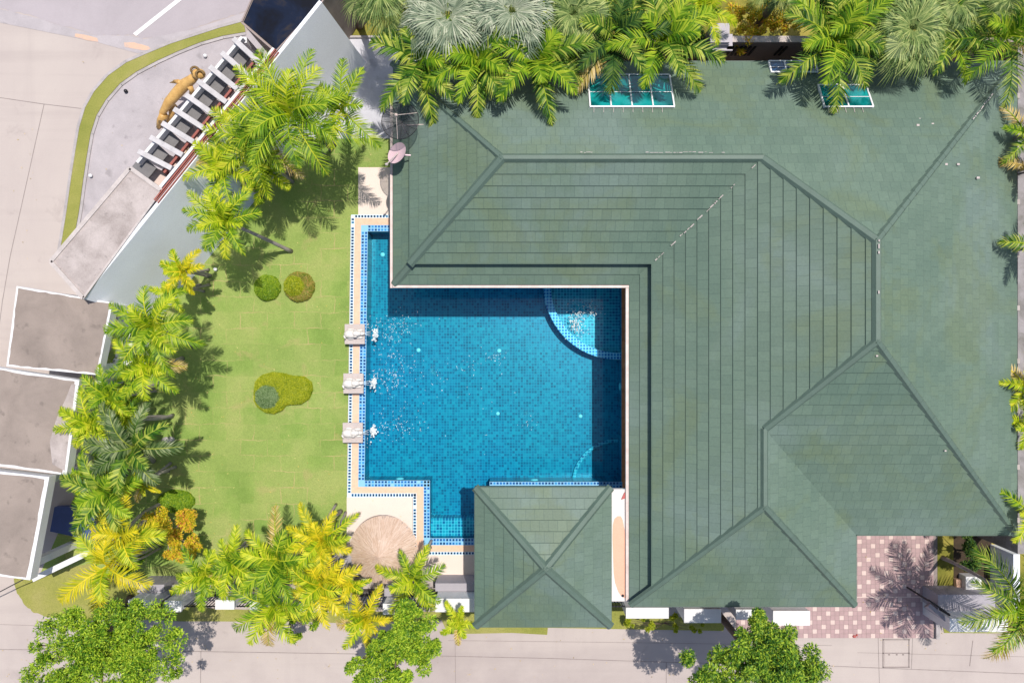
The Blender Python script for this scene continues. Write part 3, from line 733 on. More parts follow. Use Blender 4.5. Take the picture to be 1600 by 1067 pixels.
# ridge and hip caps
def cap_run(b, p, q, wd=.26, ht=.04, seg=.40, zoff=.02):
    p = Vector(p); q = Vector(q); L = (q-p).length; n = max(1, int(L/seg)); d = (q-p)/L
    side = d.cross(Vector((0, 0, 1))).normalized()*wd/2; up = Vector((0, 0, 1))
    for i in range(n):
        a = p+d*(L*i/n); c = p+d*(L*(i+1)/n+.02); za, zc = zoff+ht, zoff+ht+.006
        sa = [a-side-up*.035, a-side*.45+up*za, a+side*.45+up*za, a+side-up*.035]
        sc = [c-side*1.01-up*.034, c-side*.47+up*zc, c+side*.47+up*zc, c+side*1.01-up*.034]
        for k in range(3): b.face([sa[k], sc[k], sc[k+1], sa[k+1]][::-1])
        b.face([sc[0], sc[1], sc[2], sc[3]][::-1]); b.face([sa[0], sa[3], sa[2], sa[1]][::-1])
def z3(p, d): return (p[0], p[1], ZE+SL*d)
zP1, zP2, zP3, zP5 = 3.82, 3.82, 6.645, 3.88
cp = MB()
i1 = (eL+TD-.05, eI+TD-.05, ZE+SL*(TD-.05))
for a, c, wd in ((z3(P1, zP1), z3(P2, zP2), .26), (i1, z3(P1, zP1), .32), (z3(P2, zP2), z3(P3, zP3), .30), (z3(P4, zP3), z3(P3, zP3), .28),
             (z3(P5, zP5), z3(P4, zP3), .26), (z3(P6, zP5), z3(P5, zP5), .24), (z3(A_, 0), z3(P1, zP1), .24), (z3(H_, 0), z3(P3, zP3), .24), (z3(G_, 0), z3(P4, zP3), .26),
             (z3(E_, 0), z3(P6, zP5), .26), (z3(D_, 0), z3(P6, zP5), .24)):
    cap_run(cp, a, c, wd)
cap_run(cp, (eL, eI, ZE-STEP), (eL+TD, eI+TD, ZE-STEP+SL*TD), .30, .03)
cp.build('ridge_caps', M['ridge'], house)
# broken pale mortar along valley and ridges
ch = MB(); rr = random.Random(11)
def chips(p, q, ts, off=.05, wd=.035):
    p = Vector(p); q = Vector(q); d = (q-p).normalized(); L = (q-p).length
    s_ = d.cross(Vector((0, 0, 1))).normalized()
    for (t0, t1) in ts:
        t = t0
        while t < t1:
            l_ = rr.uniform(.04, .16); a = p+(q-p)*t + s_*rr.uniform(-.015, .015)+Vector((0, 0, off))
            ch.bar(a, a+d*l_, wd*rr.uniform(.3, .8), .02); t += (l_+rr.uniform(.0, .08))/L
chips((eW+TD, eI+TD, ZE+SL*TD), z3(P2, zP2), [(.02, .10), (.17, .20), (.26, .36), (.42, .44), (.50, .66), (.72, .76), (.9, .91)], .07, .05)
chips((P1[0], P1[1]+.14, ZE+SL*zP1), (P2[0], P2[1]+.14, ZE+SL*zP2), [(.30, .34), (.55, .80), (.84, .86)], .10, .03)
chips(z3(P3, zP3), z3(P4, zP3), [(.0, .12), (.5, .52)], .11, .05)
chips((13.3, 5.55, ZE+SL*4.06+.02), (16.6, 8.85, ZE+SL*.76+.02), [(.50, .78)], .1, .05)
for (bx, by, z) in ((1437, 186, 4.3), (1457, 194, 4.3), (1434, 196, 4.4), (1478, 257, 5), (1497, 257, 5), (1528, 278, 4.6), (1370, 556, 6.5), (1477, 704, 5.2)):
    c = P(bx, by, z)
    for (sl_p, o_, n_, _) in SLOPES: pass
    dd = min(eN-c.y, eR-c.x, max(c.y-eG, 0), max(c.x-eW, 0)); zz = ZE+SL*dd+.04
    c = P(bx, by, zz); s = rr.uniform(.025, .05); ch.box(c.x-s, c.x+s, c.y-s*.7, c.y+s*.7, zz-.03, zz+.02)
ch.build('mortar_chips', M['chip'], house)
# fascia + gutters round the eaves
gt = MB()
def gut(p, q, z, wd=.085, ht=.14):
    p = Vector((*p, z)); q = Vector((*q, z)); gt.bar(p, q, wd, ht)
zg = ZE-STEP+.02
gut((eL-.06, eN-.6), (eL-.06, eI-.11), zg); gut((eL-.0, eI-.06), (eW-.0, eI-.06), zg); gut((eW-.06, eI-.11), (eW-.06, eD+.05), zg, .10)
gt.build('gutter', M['gutter'], house)
fc = MB()
for p, q in ((A_, H_), (H_, G_), (G_, F_), (F_, E_), (E_, D_)):
    a, c = Vector((*p, ZE-.0)), Vector((*q, ZE-.0)); mid = Vector(((eL+eR)/2, 0, ZE)); d = (c-a).normalized(); s_ = d.cross(Vector((0, 0, 1)))*.03
    fc.bar(a-s_, c-s_, .03, .20)
fc.build('fascia', M['ridge'], house)
sf = MB()
for poly in ([A_, H_, (eR, eI), (eL, eI)], [(eW, eI), (eR, eI), (eR, eG), (eW, eG)], [(eW, eG), (eE, eG), (eE, eD), (eW, eD)]):
    sf.prism([(x*.999+.004, y) for x, y in poly], ZE-STEP-.06, ZE-STEP-.02)
sf.build('soffit', M['white_wall'], house)
wl = MB(); IN = .6
def inset_walls():
    wl.prism([(eL+IN, eI+IN), (eW+IN, eI+IN), (eW+IN, eD+IN), (eE-IN, eD+IN), (eE-IN, eG+IN), (eR-IN, eG+IN), (eR-IN, eN-IN), (eL+IN, eN-IN)], 0, ZE-STEP-.05)
inset_walls()
wl.build('wall', M['wall_cream'], house)
def window(cx, cy, wd, h, z0, axis, sgn):
    b = MB(); g2 = MB()
    for s_, m_, gr in ((b, 0, .06), (g2, 0, 0)):
        t = .05 if s_ is b else .06
        if axis == 'x': x_0, x_1, y_0, y_1 = cx-wd/2-gr, cx+wd/2+gr, min(cy, cy+sgn*t), max(cy, cy+sgn*t)
        else: x_0, x_1, y_0, y_1 = min(cx, cx+sgn*t), max(cx, cx+sgn*t), cy-wd/2-gr, cy+wd/2+gr
        s_.box(x_0, x_1, y_0, y_1, z0-gr, z0+h+gr)
    f_ = b.build('window', M['white_metal'], house); g2.build('pane', M['window'], f_)
for x_ in (-2.4, -.2, 2.0): window(x_, eI+IN, 1.7, 2.1, .15, 'x', -1)
for y_ in (.6, -1.9, -4.4, -7.0): window(eW+IN, y_, 1.8, 2.1, .15, 'y', -1)
window(eL+IN, 5.5, 1.6, 1.3, 1.0, 'y', -1); window(7.9, eD+IN, 1.8, 1.3, 1.0, 'x', -1); window(14.2, eG+IN, 2.2, 2.2, .1, 'x', -1); window(13.0, eN-IN, 1.5, 1, 1.4, 'x', 1); window(eR-IN, 2, 1.4, 1.1, 1.1, 'y', 1)

# skylight canopies on the north slope
def roofz_n(y): return ZE+SL*(eN-y)
def on_north(px, py):
    z = 4.0
    for _ in range(8):
        c = P(px, py, z); z = roofz_n(c.y)
    return P(px, py, z)
def skylight(x0, x1, yt, yb, nb, mat, label, clipn):
    a, c = on_north(x0, yt), on_north(x1, yt); d, e = on_north(x0, yb), on_north(x1, yb)
    xa, xb = (a.x+d.x)/2, (c.x+e.x)/2
    root = thing('skylight', label, 'skylight', ((xa+xb)/2, (a.y+d.y)/2, (a.z+d.z)/2), 'glass skylights on the north slope')
    up = Vector((0, 0, 1)); off = up*.09
    q = [Vector((xa, a.y, a.z)), Vector((xb, a.y, a.z)), Vector((xb, d.y, d.z)), Vector((xa, d.y, d.z))]
    b = MB(); b.face([q[3]+off*.6, q[2]+off*.6, q[1]+off*.6, q[0]+off*.6])
    b.build('pane', mat, root)
    b = MB()
    b.bar(q[3]+off, q[2]+off, .045, .11); b.bar(q[0]+off, q[1]+off, .045, .11); b.bar(q[0]+off, q[3]+off, .05, .11); b.bar(q[1]+off, q[2]+off, .05, .11)
    for k in range(1, nb): 
        t = k/nb; b.bar(q[0].lerp(q[1], t)+off, q[3].lerp(q[2], t)+off, .045, .05)
    b.bar(q[0].lerp(q[3], .55)+off*.9, q[1].lerp(q[2], .55)+off*.9, .015, .02)
    b.build('frame', M['white_metal'], root)
    if clipn:
        for k in range(clipn):
            x_ = xa+.12+(xb-xa-.2)*k/clipn; y_ = d.y-.02
            b = MB(); b.bar((x_, y_, roofz_n(y_)+.05), (x_-.01, y_-.2, roofz_n(y_-.2)+.05), .014, .012); b.build('strap', M['chip'], root)
skylight(920, 1049, 118, 168, 3.9 and 4, M['teal_glass'], 'wide teal glass skylight with four panes under the palm fronds', 8)
skylight(1282, 1357, 134, 168, 2, M['teal_glass'], 'small teal two pane skylight below the eastern palms', 5)
skylight(1202, 1274, 97, 114, 3, M['blue_glass'], 'dark blue glass skylight at the north eave', 0)

# dishes on the west eave
zd = 3.75
c = P(621, 240, zd)
root = thing('satellite_dish', 'small solid pinkish white satellite dish on the west eave', 'satellite dish', (c.x+.3, c.y-.05, 3.2))
b = MB(); ax = Vector((-.55, .25, .8)).normalized(); u = ax.cross(Vector((0, 0, 1))).normalized(); v = ax.cross(u)
def dish(b, c, ax, u, v, ru, rv, depth, n=28, m=6, th=.012):
    g_ = [[c+u*ru*(i/m)*math.cos(2*PI*k/n)+v*rv*(i/m)*math.sin(2*PI*k/n)+ax*depth*(i/m)**2 for k in range(n)] for i in range(m+1)]
    for off in (0, th):
        for i in range(m):
            for k in range(n):
                f_ = [g_[i][k]+ax*off, g_[i][(k+1) % n]+ax*off, g_[i+1][(k+1) % n]+ax*off, g_[i+1][k]+ax*off]
                if i == 0: f_ = [f_[0], f_[2], f_[3]]
                b.face(f_ if off else f_[::-1])
    for k in range(n): b.face([g_[m][k], g_[m][(k+1) % n], g_[m][(k+1) % n]+ax*th, g_[m][k]+ax*th])
dish(b, c-ax*.05, ax, u, v, .38, .40, .08); b.build('reflector', M['pink_dish'], root, True)
b = MB(); tip = P(604, 257, 4.05); b.tube([c-v*.0+u*.02-ax*.02, c+(tip-c)*.6, tip], .022, 6); b.ellipsoid(tip, .06, .05, .06, 8, 6); b.build('feed_arm', M['chip'], root)
b = MB(); b.tube([c-ax*.08, P(641, 243, 3.62), P(641, 243, 3.3)], .028, 8); b.build('mount', M['pink_dish'], root)
zd = 4.3
c = P(626, 190, zd)
root = thing('mesh_dish', 'large dark perforated satellite dish above the northwest roof corner', 'satellite dish', (c.x, c.y, 3.3))
b = MB(); ax = Vector((-.1, .05, 1)).normalized(); u = Vector((1, 0, .1)).normalized(); v = ax.cross(u); dish(b, c-ax*.1, ax, u, v, rad(29, zd), rad(30, zd), .16, 36, 7, .004); b.build('reflector', M['mesh_dish'], root, True)
b = MB(); R_ = rad(29.5, zd)
b.tube([c+u*R_*math.cos(2*PI*k/36)+v*R_*math.sin(2*PI*k/36)+ax*.07 for k in range(37)], .012, 5)
for k in range(12):
    a_ = 2*PI*k/12; b.tube([c-ax*.11, c+(u*math.cos(a_)+v*math.sin(a_))*R_*.5-ax*.05, c+(u*math.cos(a_)+v*math.sin(a_))*R_+ax*.07], .006, 4)
b.build('rim_and_ribs', M['dark_metal'], root)
b = MB(); f_ = c+ax*.55
for k in range(3):
    a_ = 2*PI*k/3+.4; b.tube([c+(u*math.cos(a_)+v*math.sin(a_))*R_+ax*.07, f_], .010, 4)
b.ellipsoid(f_, .06, .06, .08, 8, 6); b.build('feed_horn', M['gutter'], root)
b = MB(); b.tube([c-ax*.12, (c.x, c.y, ZE-.1)], .035, 8); b.bar((c.x-.2, c.y+.12, ZE+.32), (c.x+1.0, c.y+.02, ZE+.75), .03, .03); b.build('mast', M['gutter'], root)

# ------------------------------------------------------------------ pavilion
pz = 3.0
q0, q1 = P(742, 979, pz), P(955, 761, pz)
gx0, gy0, gx1, gy1 = q0.x, q0.y, q1.x, q1.y; gcx, gcy = (gx0+gx1)/2+.03, (gy0+gy1)/2
pav = thing('pavilion', 'square poolside pavilion with a green pyramid roof', 'pavilion', (gcx, gcy, 0))
b = MB(); apex = (gcx, gcy); hs = (gx1-gx0)/2; gs = .52
cs = [(gx0, gy0), (gx1, gy0), (gx1, gy1), (gx0, gy1)]
for k, n_ in enumerate(((0, 1), (-1, 0), (0, -1), (1, 0))):
    p, q = cs[k], cs[(k+1) % 4]; dd = abs((apex[0]-p[0])*n_[0]+(apex[1]-p[1])*n_[1]); courses(b, [p, q, apex], p, n_, pz, 1.25/dd)
b.build('roof', M['roof'], pav)
b = MB()
for p in cs: cap_run(b, (p[0], p[1], pz), (apex[0], apex[1], pz+1.25), .30, .05)
b.build('hip_caps', M['ridge'], pav)
b = MB(); 
for k in range(4):
    a_ = Vector((*cs[k], pz)); c_ = Vector((*cs[(k+1) % 4], pz)); b.bar(a_, c_, .04, .18)
b.build('fascia', M['ridge'], pav)
for (sx, sy) in ((gx0+.5, gy0+.5), (gx1-.5, gy0+.5), (gx1-.5, gy1-1.0), (gx0+.5, gy1-1.0)):
    b = MB(); b.box(sx-.12, sx+.12, sy-.12, sy+.12, ZF if sy > gcy and sx < gcx else 0, pz-.03); b.build('post', M['white_wall'], pav)
b = MB(); b.box(gx0+.35, gx1-.3, gy0+.4, gy0+1.6, .02, .42); b.build('bench', M['stone'], pav)
b = MB(); tp = Vector((apex[0], apex[1], pz+1.34))
for a_ in (0.3, 2.2, 3.9): b.bar(tp+Vector((math.cos(a_)*.05, math.sin(a_)*.05, 0)), tp+Vector((math.cos(a_)*.30, math.sin(a_)*.30, -.10)), .03, .02)
b.build('finial_mortar', M['ridge'], pav)

# ------------------------------------------------------------------ thatched parasol, side table
c = P(595, 866, 2.4); pr = rad(52, 2.2)
root = thing('thatched_parasol', 'round thatched parasol on the cream deck', 'parasol', (c.x, c.y, .03))
b = MB(); rr = random.Random(4)
b.lathe([(pr*.97, -.42), (pr*.75, -.20), (pr*.4, .12), (.10, .36), (.001, .40)], (c.x, c.y, 2.3), 72, wob=lambda a, z: 1+.02*noise.noise(Vector((math.cos(a)*9, math.sin(a)*9, z))))
for k in range(3600):
    a_ = rr.uniform(0, 2*PI); t0 = rr.random()**.6; t1 = min(1.04, t0+rr.uniform(.16, .30))
    def pt(t, da=0): return Vector((c.x+pr*t*math.cos(a_+da), c.y+pr*t*math.sin(a_+da), 2.3+.40-.85*t**1.15+.015+rr.uniform(0, .02)))
    wa = .008/max(t0, .15); b.face([pt(t0, -wa), pt(t1, -wa*.5+rr.uniform(-.02, .02)), pt(t1, wa*.5), pt(t0, wa)])
b.build('thatch', M['thatch'], root)
b = MB(); b.tube([(c.x, c.y, .02), (c.x, c.y, 2.5)], .05, 10); b.build('pole', M['trunk_brown'], root)
b = MB(); p, q = P(518, 898, .5), P(560, 858, .5); b.box(p.x, q.x, p.y, q.y, .03, .5); b.box(p.x+.05, q.x-.05, p.y+.06, q.y-.06, .5, .54, 1)
tag(b.build('stone_bench', [M['stone'], M['lilac']], bevel=.02), 'grey block seat tucked against the thatched parasol', 'bench')

# ------------------------------------------------------------------ diagonal outbuilding (upper left)
ZT = 3.6
t0, t1 = P(130, 467, ZT), P(503, 4, ZT)
dv = (t1-t0).normalized(); nv = Vector((-dv.y, dv.x, 0))         # pointing outwards (up-left)
t1x = t1
ob = thing('outbuilding', 'long diagonal outbuilding with weathered concrete roof and tall pale wall', 'outbuilding', ((t0.x+t1.x)/2, (t0.y+t1.y)/2, 0))
b = MB(); bt = -nv*.95; w_ = [Vector((q.x, q.y, z_)) for q, z_ in ((t0+bt, 0), (t1+bt, 0), (t1, ZT), (t0, ZT), (t0+nv*.12, 0), (t1+nv*.12, 0), (t1+nv*.12, ZT), (t0+nv*.12, ZT))]  # face slopes out towards its base, shaped to catch more sun
for f_ in ((0, 1, 2, 3), (3, 2, 6, 7), (7, 6, 5, 4), (1, 5, 6, 2), (0, 3, 7, 4)): b.face([w_[k] for k in f_])
b.build('wall', M['shade_tinted_wall'], ob)
sl_ = [P(x, y, ZT) for x, y in ((204, 263), (253, 298), (131, 466), (80, 409))]
b = MB(); b.prism([tuple(q[:2]) for q in sl_], ZT-.3, ZT+.012, 0)
b.build('roof_slab', M['slab_pale'], ob)
b = MB()
for k in ((0, 1), (3, 0), (2, 3), (1, 2)):
    a_, c_ = sl_[k[0]].copy(), sl_[k[1]].copy(); a_.z = c_.z = ZT+.05; b.bar(a_, c_, .14 if k != (1, 2) else .07, .08)
b.build('parapet', grime('parapet_concrete', (.50, .45, .43), .25, 3, .9, .3), ob)
b = MB(); cen = sum(sl_, Vector())/4
b.prism([tuple((cen+(q-cen)*.86)[:2]) for q in sl_], 0, ZT-.3); b.build('shed_wall', M['white_wall'], ob)
# red pipes on the wall top
b = MB()
for o_, w_ in ((.05, .035), (.13, .03), (.20, .05)):
    b = MB(); a_ = t0+dv*((P(248, 318, ZT)-t0).length)+nv*o_; c_ = P(438, 84, ZT)+nv*o_
    a_.z = c_.z = ZT+.06; b.bar(a_, c_, w_, .058); b.build('pipe', M['pinkred'], ob)
b = MB(); a_ = P(258, 304, ZT)+nv*.28; c_ = P(438, 84, ZT)+nv*.28; a_.z = c_.z = ZT+.02; b.bar(a_, c_, .10, .25); b.build('wall_cap', M['white_paint'], ob)
# pergola
pg = thing('pergola', 'white concrete beam pergola leaning on the diagonal wall', 'pergola', P(310, 170, 0))
for i in range(9):
    o_ = P(364-18.6*i, 60+22.0*i, 3.45); n_ = P(405-17.2*i, 98+20.6*i, 3.45)
    b = MB(); b.bar(o_, n_, .18, .36); b.build('beam', M['beam_grey'], pg, bevel=.015)
b = MB(); a_, c_ = P(378, 58, 3.3), P(214, 254, 3.3); b.bar(a_, c_, .10, .25)
b.build('edge_beam', M['white_paint'], pg)
b = MB(); a_, c_ = P(408, 82, 3.28), P(256, 270, 3.28); b.bar(a_, c_, .08, .12); b.build('ledger', M['pinkred'], pg)
for t in (0, .33, .66, 1):
    b = MB(); q = Vector(a_).lerp(c_, t)+nv*1.0
    b.box(q.x-.1, q.x+.1, q.y-.1, q.y+.1, .05, 2.8); b.build('post', M['white_wall'], pg)
for i in range(9):
    o0 = Vector((370-18.6*i, 66+22.0*i)); o1 = Vector((370-18.6*(i+1)+4, 66+22.0*(i+1)-4)); ov = Vector((23, 21))
    b = MB(); b.prism([tuple(P(q[0], q[1], 2.95)[:2]) for q in (o0, o1, o1+ov, o0+ov)], 2.85, 2.95); b.build('under_panel', M['dark_panel'], pg)
    o0 = Vector((393-18.4*i, 89+21.8*i)); o1 = Vector((393-18.4*(i+1)+5, 89+21.8*(i+1)-6)); ov = Vector((18, 16))
    b = MB(); b.prism([tuple(P(q[0], q[1], 2.5)[:2]) for q in (o0, o1, o1+ov, o0+ov)], 2.1, 2.5); b.build('ledge_block', M['pink_render'], pg)
b = MB(); a_, c_ = P(424, 105, 2.3)+nv*.45, P(252, 305, 2.3)+nv*.45; a_.z = c_.z = 2.05; b.bar(a_, c_, .5, .2); b.build('low_roof', M['pinkred'], pg)
# black sheet roof
bk = thing('flat_roof_tank', 'black reflective flat roof between pergola and pale wall at the top', 'roof', P(450, 30, 0))
pp = [(378, 36), (431, 82), (503, 5), (545, -60), (420, -60)]
b = MB(); b.prism([tuple(P(x, y, 3.4)[:2]) for x, y in pp], .05, 3.4); b.build('tank_wall', M['slab_brown'], bk)
b = MB(); ctr = P(455, 10, 3.4); b.face([(ctr+(P(x, y, 3.4)-ctr)*.965)+Vector((0, 0, .01)) for x, y in pp]); b.build('sheet', M['black_sheet'], bk)
b = MB()
for k in range(5):
    a_, c_ = P(*pp[k], 3.4), P(*pp[(k+1) % 5], 3.4); a_.z = c_.z = 3.45; b.bar(a_, c_, .05, .08)
b.build('rim', M['wall_dark'], bk)

# carports
def carport(px4, label, z=3.05, light=None):
    ps = [P(x, y, z) for x, y in px4]; c = sum(ps, Vector())/4
    root = thing('carport', label, 'carport', (c.x, c.y, 0), 'flat roofed carports along the left edge')
    b = MB(); b.prism([tuple(q[:2]) for q in ps], z-.38, z); b.build('roof_slab', M['white_wall'], root)
    rr = random.Random(int(px4[0][1])); ins = []
    for i in range(4):
        a_, c_ = c+(ps[i]-c)*.955, c+(ps[(i+1) % 4]-c)*.955
        for k in range(14): q = a_.lerp(c_, k/14); ins.append((q.x+rr.uniform(-.025, .025), q.y+rr.uniform(-.025, .025)))
    b = MB(); b.prism(ins, z, z+.006); b.build('roof_screed', M['slab_brown'], root)
    if light:
        b = MB(); b.prism([tuple(P(x, y, z)[:2]) for x, y in light], z+.006, z+.010); b.build('pale_stain', M['slab_pale'], root)
    for k, f in enumerate((.84,)*4):
        q = c+(ps[k]-c)*f; b = MB(); b.box(q.x-.13, q.x+.13, q.y-.13, q.y+.13, 0, z-.38); b.build('post', M['white_wall'], root)
    a_, c_ = c+(ps[0]-c)*.9, c+(ps[3]-c)*.9
carport([(26, 447), (176, 473), (153, 586), (10, 572)], 'flat concrete carport roof touching the diagonal outbuilding')
carport([(-150, 552), (124, 594), (104, 742), (-170, 705)], 'middle flat concrete carport roof with pale stain at its corner', 3.05, [(112, 600), (118, 600), (101, 735), (82, 725), (78, 690), (88, 655), (102, 625)])
carport([(-190, 715), (77, 745), (47, 906), (-220, 870)], 'southernmost flat concrete carport roof nearest the road')
# low white garden walls on the left side
def wall_run(name, pts, z, th, mat, label, cat='wall'):
    b = MB()
    for i in range(len(pts)-1):
        a_, c_ = P(*pts[i], z), P(*pts[i+1], z); b.bar(a_, c_, th, z)
    return tag(b.build(name, mat), label, cat)
wall_run('garden_wall', [(50, 905), (140, 862)], 1.6, .2, M['white_wall'], 'short white garden wall slanting from the southernmost carport corner')
wall_run('garden_wall', [(190, 470), (184, 560), (150, 600)], 1.6, .2, M['white_wall'], 'white garden wall beside the northernmost carport behind palms')
fn = MB()
for k in range(6):
    a_ = P(192, 495+k*14, 1.2); fn.box(a_.x-.05, a_.x+.35, a_.y-.12, a_.y+.04, 0, 1.2)
tag(fn.build('slatted_fence', M['white_paint']), 'white slatted fence between the northern carport and the palms', 'fence')
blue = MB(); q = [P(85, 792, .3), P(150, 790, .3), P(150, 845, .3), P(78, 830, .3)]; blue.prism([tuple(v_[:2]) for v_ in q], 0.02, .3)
tag(blue.build('painted_shade_slab', grime('blue_shade_paint', (.04, .07, .22), .2, 2, .5, .1)), 'flat dark blue slab painted as shade beside the southern carport', 'painted_shade')  # dark blue slab stands in for the shade between carport and palms
wr = MB(); a_ = P(40, 903, 2.4); wr.tube([a_, P(0, 924, 1.5), P(-60, 960, .2)], .02, 5)
tag(wr.build('cable', M['dark_metal']), 'thin black cable from the southern carport corner to the road', 'cable')

# ------------------------------------------------------------------ boundary walls
bwn = thing('boundary_wall', 'long rendered boundary wall behind the house along the top garden', 'wall', P(1000, 90, 0))
b = MB(); zt = 2.4; ya, yb = P(0, 59, zt).y, P(0, 66, zt).y
b.box(P(652, 0, zt).x, P(1700, 0, zt).x, yb, ya, 0, zt, 0, 0)
bb = b.build('wall_body', [M['wall_dark'], M['wall_dark']], bwn)
b = MB(); b.box(P(1140, 0, zt).x, P(1345, 0, zt).x, yb-.03, ya+.03, zt, zt+.06); b.build('coping_stone', M['chip'], bwn)
kb_ = MB(); kb_.box(P(545, 0).x, P(652, 0).x, P(0, 61).y, P(0, 58).y, 0, .12); struct(kb_.build('courtyard_kerb', M['kerb']))
b = MB(); b.box(P(905, 0, zt).x, P(940, 0, zt).x, yb-.05, ya+.05, .01, zt+.05); b.box(P(1470, 0, zt).x, P(1520, 0, zt).x, yb-.05, ya+.05, .01, zt+.05); b.build('panel', M['lilac'], bwn)
for k in list(range(6))+list(range(11, 13)):
    b = MB(); x_ = P(1142+k*7, 0, 2).x; b.box(x_, x_+.08, yb-.06, yb-.031, 1.35, 2.1); b.build('slot', M['dark_metal'], bwn)
pgt = thing('gate_pillar', 'lilac grey square pillar with stepped cap on the north boundary wall', 'pillar', P(1125, 60, 0))
c = P(1125, 55, 3.0)
b = MB(); b.box(c.x-.33, c.x+.33, c.y-.33, c.y+.33, 0, 3.0); b.build('shaft', M['lilac'], pgt)
b = MB(); b.box(c.x-.36, c.x+.30, c.y-.30, c.y+.36, 3.0, 3.1); b.box(c.x+.30, c.x+.5, c.y-.42, c.y+.12, 2.7, 2.8); b.box(c.x-.2, c.x+.5, c.y-.46, c.y-.30, 2.7, 2.8); b.build('cap', grime('pillar_cap', (.46, .43, .48), .1, 2, .8, .1), pgt)
# east wall
ew = thing('east_wall', 'mossy lilac boundary wall along the right side of the house', 'wall', P(1590, 500, 0))
zt = 2.2; xw = 18.15
b = MB(); b.box(xw, xw+.25, P(0, 838).y, P(0, 66, 2.4).y-.1, 0, zt); b.build('wall_body', M['mossy'], ew)
for k in range(9):
    b = MB(); y_ = 8.8-k*1.9; b.box(xw-.04, xw+.05, y_-.09, y_+.09, 0.01, zt+.03); b.build('pier', M['slab_pale'], ew)

# south wall: white pillars, inner plinth and dark railings
PX = [(200, 237, 937, 952), (257, 283, 938, 956), (336, 366, 937, 952), (390, 425, 940, 956), (469, 501, 942, 957), (523, 548, 946, 962), (598, 625, 943, 960), (680, 741, 935, 956)]
PLAB = ['white wall pillar under the yellow palm, westernmost of the road wall', 'short white wall pillar behind the bushy roadside tree', 'white wall pillar between two palms south of the lawn', 'white wall pillar shaded by weeping fronds south of the lawn',
        'white wall pillar south of the lime palm clump', 'white wall pillar beside the straw yellow palm', 'white wall pillar below the thatched parasol', 'wide white wall pillar just west of the pavilion roof',
        'long white wall pillar east of the pavilion corner', 'tall white wall pillar, second along the main roof edge', 'small white wall pillar behind the round tree', 'longest white wall pillar ending at the pink driveway']
PX += [(978, 1045, 949, 966), (1069, 1127, 951, 973), (1150, 1184, 952, 968), (1208, 1266, 954, 977)]
for i, (a_, c_, d_, e_) in enumerate(PX):
    z = 1.75; p, q = P(a_, e_, z), P(c_, d_, z)
    root = thing('wall_pillar', PLAB[i], 'pillar', ((p.x+q.x)/2, (p.y+q.y)/2, 0), 'white pillars of the road side wall')
    b = MB(); b.box(p.x+.02, q.x-.02, p.y+.02, q.y-.02, 0, z-.1); b.build('shaft', M['white_wall'], root)
    b = MB(); b.box(p.x, q.x, p.y, q.y, z-.1, z); b.build('cap', M['white_paint'], root, bevel=.01)
    b = MB(); b.box(p.x-.08, q.x+.08, q.y+.0, q.y+.30, 0, 1.0); b.build('inner_ledge', M['lilac'], root)
fence = thing('railing', 'dark metal railings between the white road side pillars', 'fence', P(700, 945, 0))
rb = MB(); 
xs, xe = P(195, 0, 1.4).x, P(1266, 0, 1.4).x; yr = P(0, 948, 1.6).y
spans = []
cur = xs
for (a_, c_, d_, e_) in PX:
    xa_, xb_ = P(a_, 0, 1.75).x, P(c_, 0, 1.75).x
    if xa_-cur > .1 and not (gx0 < (cur+xa_)/2 < gx1 and False): spans.append((cur, xa_))
    cur = xb_
for (xa_, xb_) in spans:
    rb = MB(); rb.box(xa_, xb_, yr-.02, yr+.02, 1.5, 1.54); rb.box(xa_, xb_, yr-.02, yr+.02, .35, .39)
    x_ = xa_+.06
    while x_ < xb_: rb.box(x_-.012, x_+.012, yr-.012, yr+.012, .02, 1.6); x_ += .12
    rb.build('bars', M['dark_metal'], fence)
    b = MB(); b.box(xa_, xb_, yr-.1, yr+.1, 0, .3); b.build('plinth', M['dark_plinth'], fence)

# south east corner: enclosure walls
se = thing('corner_enclosure', 'white walls, one tinted blue for shade, enclosing the dark planting bed by the driveway', 'wall', P(1520, 900, 0))
b = MB(); z = 1.7
p, q = P(1580, 935, 0), P(1560, 845, 0)
b.box(18.66, 18.9, P(0, 945).y, P(0, 850).y, 0, 1.28); b.build('side_wall', M['shade_tinted_wall'], se)
b = MB(); p, q = P(1484, 987, z), P(1575, 966, z); b.box(p.x, q.x, p.y, q.y, 0, z); b.build('front_wall', M['white_paint'], se)
b = MB(); b.box(p.x-.0, q.x+.02, q.y, q.y+.62, 0, 1.0); b.build('inner_ledge', M['lilac'], se)
b = MB(); a_, c_ = P(1452, 945, 1.1), P(1483, 972, 1.5); b.bar(a_, c_, .14, 1.05); b.build('wing_wall', M['lilac'], se)
b = MB(); a_, c_ = P(1451, 937, 1.5), P(1484, 960, 1.7); b.bar(a_, c_, .06, .06); b.bar(a_, a_-Vector((0, 0, 1.4)), .05, .05); b.bar(c_, c_-Vector((0, 0, .6)), .05, .05); b.build('handrail', M['dark_metal'], se)
b = MB(); b.box(P(1462, 0, .1).x, P(1468, 0, .1).x, P(0, 996).y, P(0, 968).y, .03, .14)
tag(b.build('gate_kerb', M['kerb']), 'narrow kerb stone at the lower right corner of the pink driveway', 'kerb')
b = MB(); p = P(1522, 908, .4); b.box(p.x-.35, p.x+.25, p.y-.45, p.y+.2, .03, .45, 0); b.box(p.x-.55, p.x-.30, p.y-.3, p.y-.0, .03, .2, 1)
tag(b.build('utility_box', [M['white_paint'], M['salmon']]), 'white utility box in the dark planting bed', 'box')

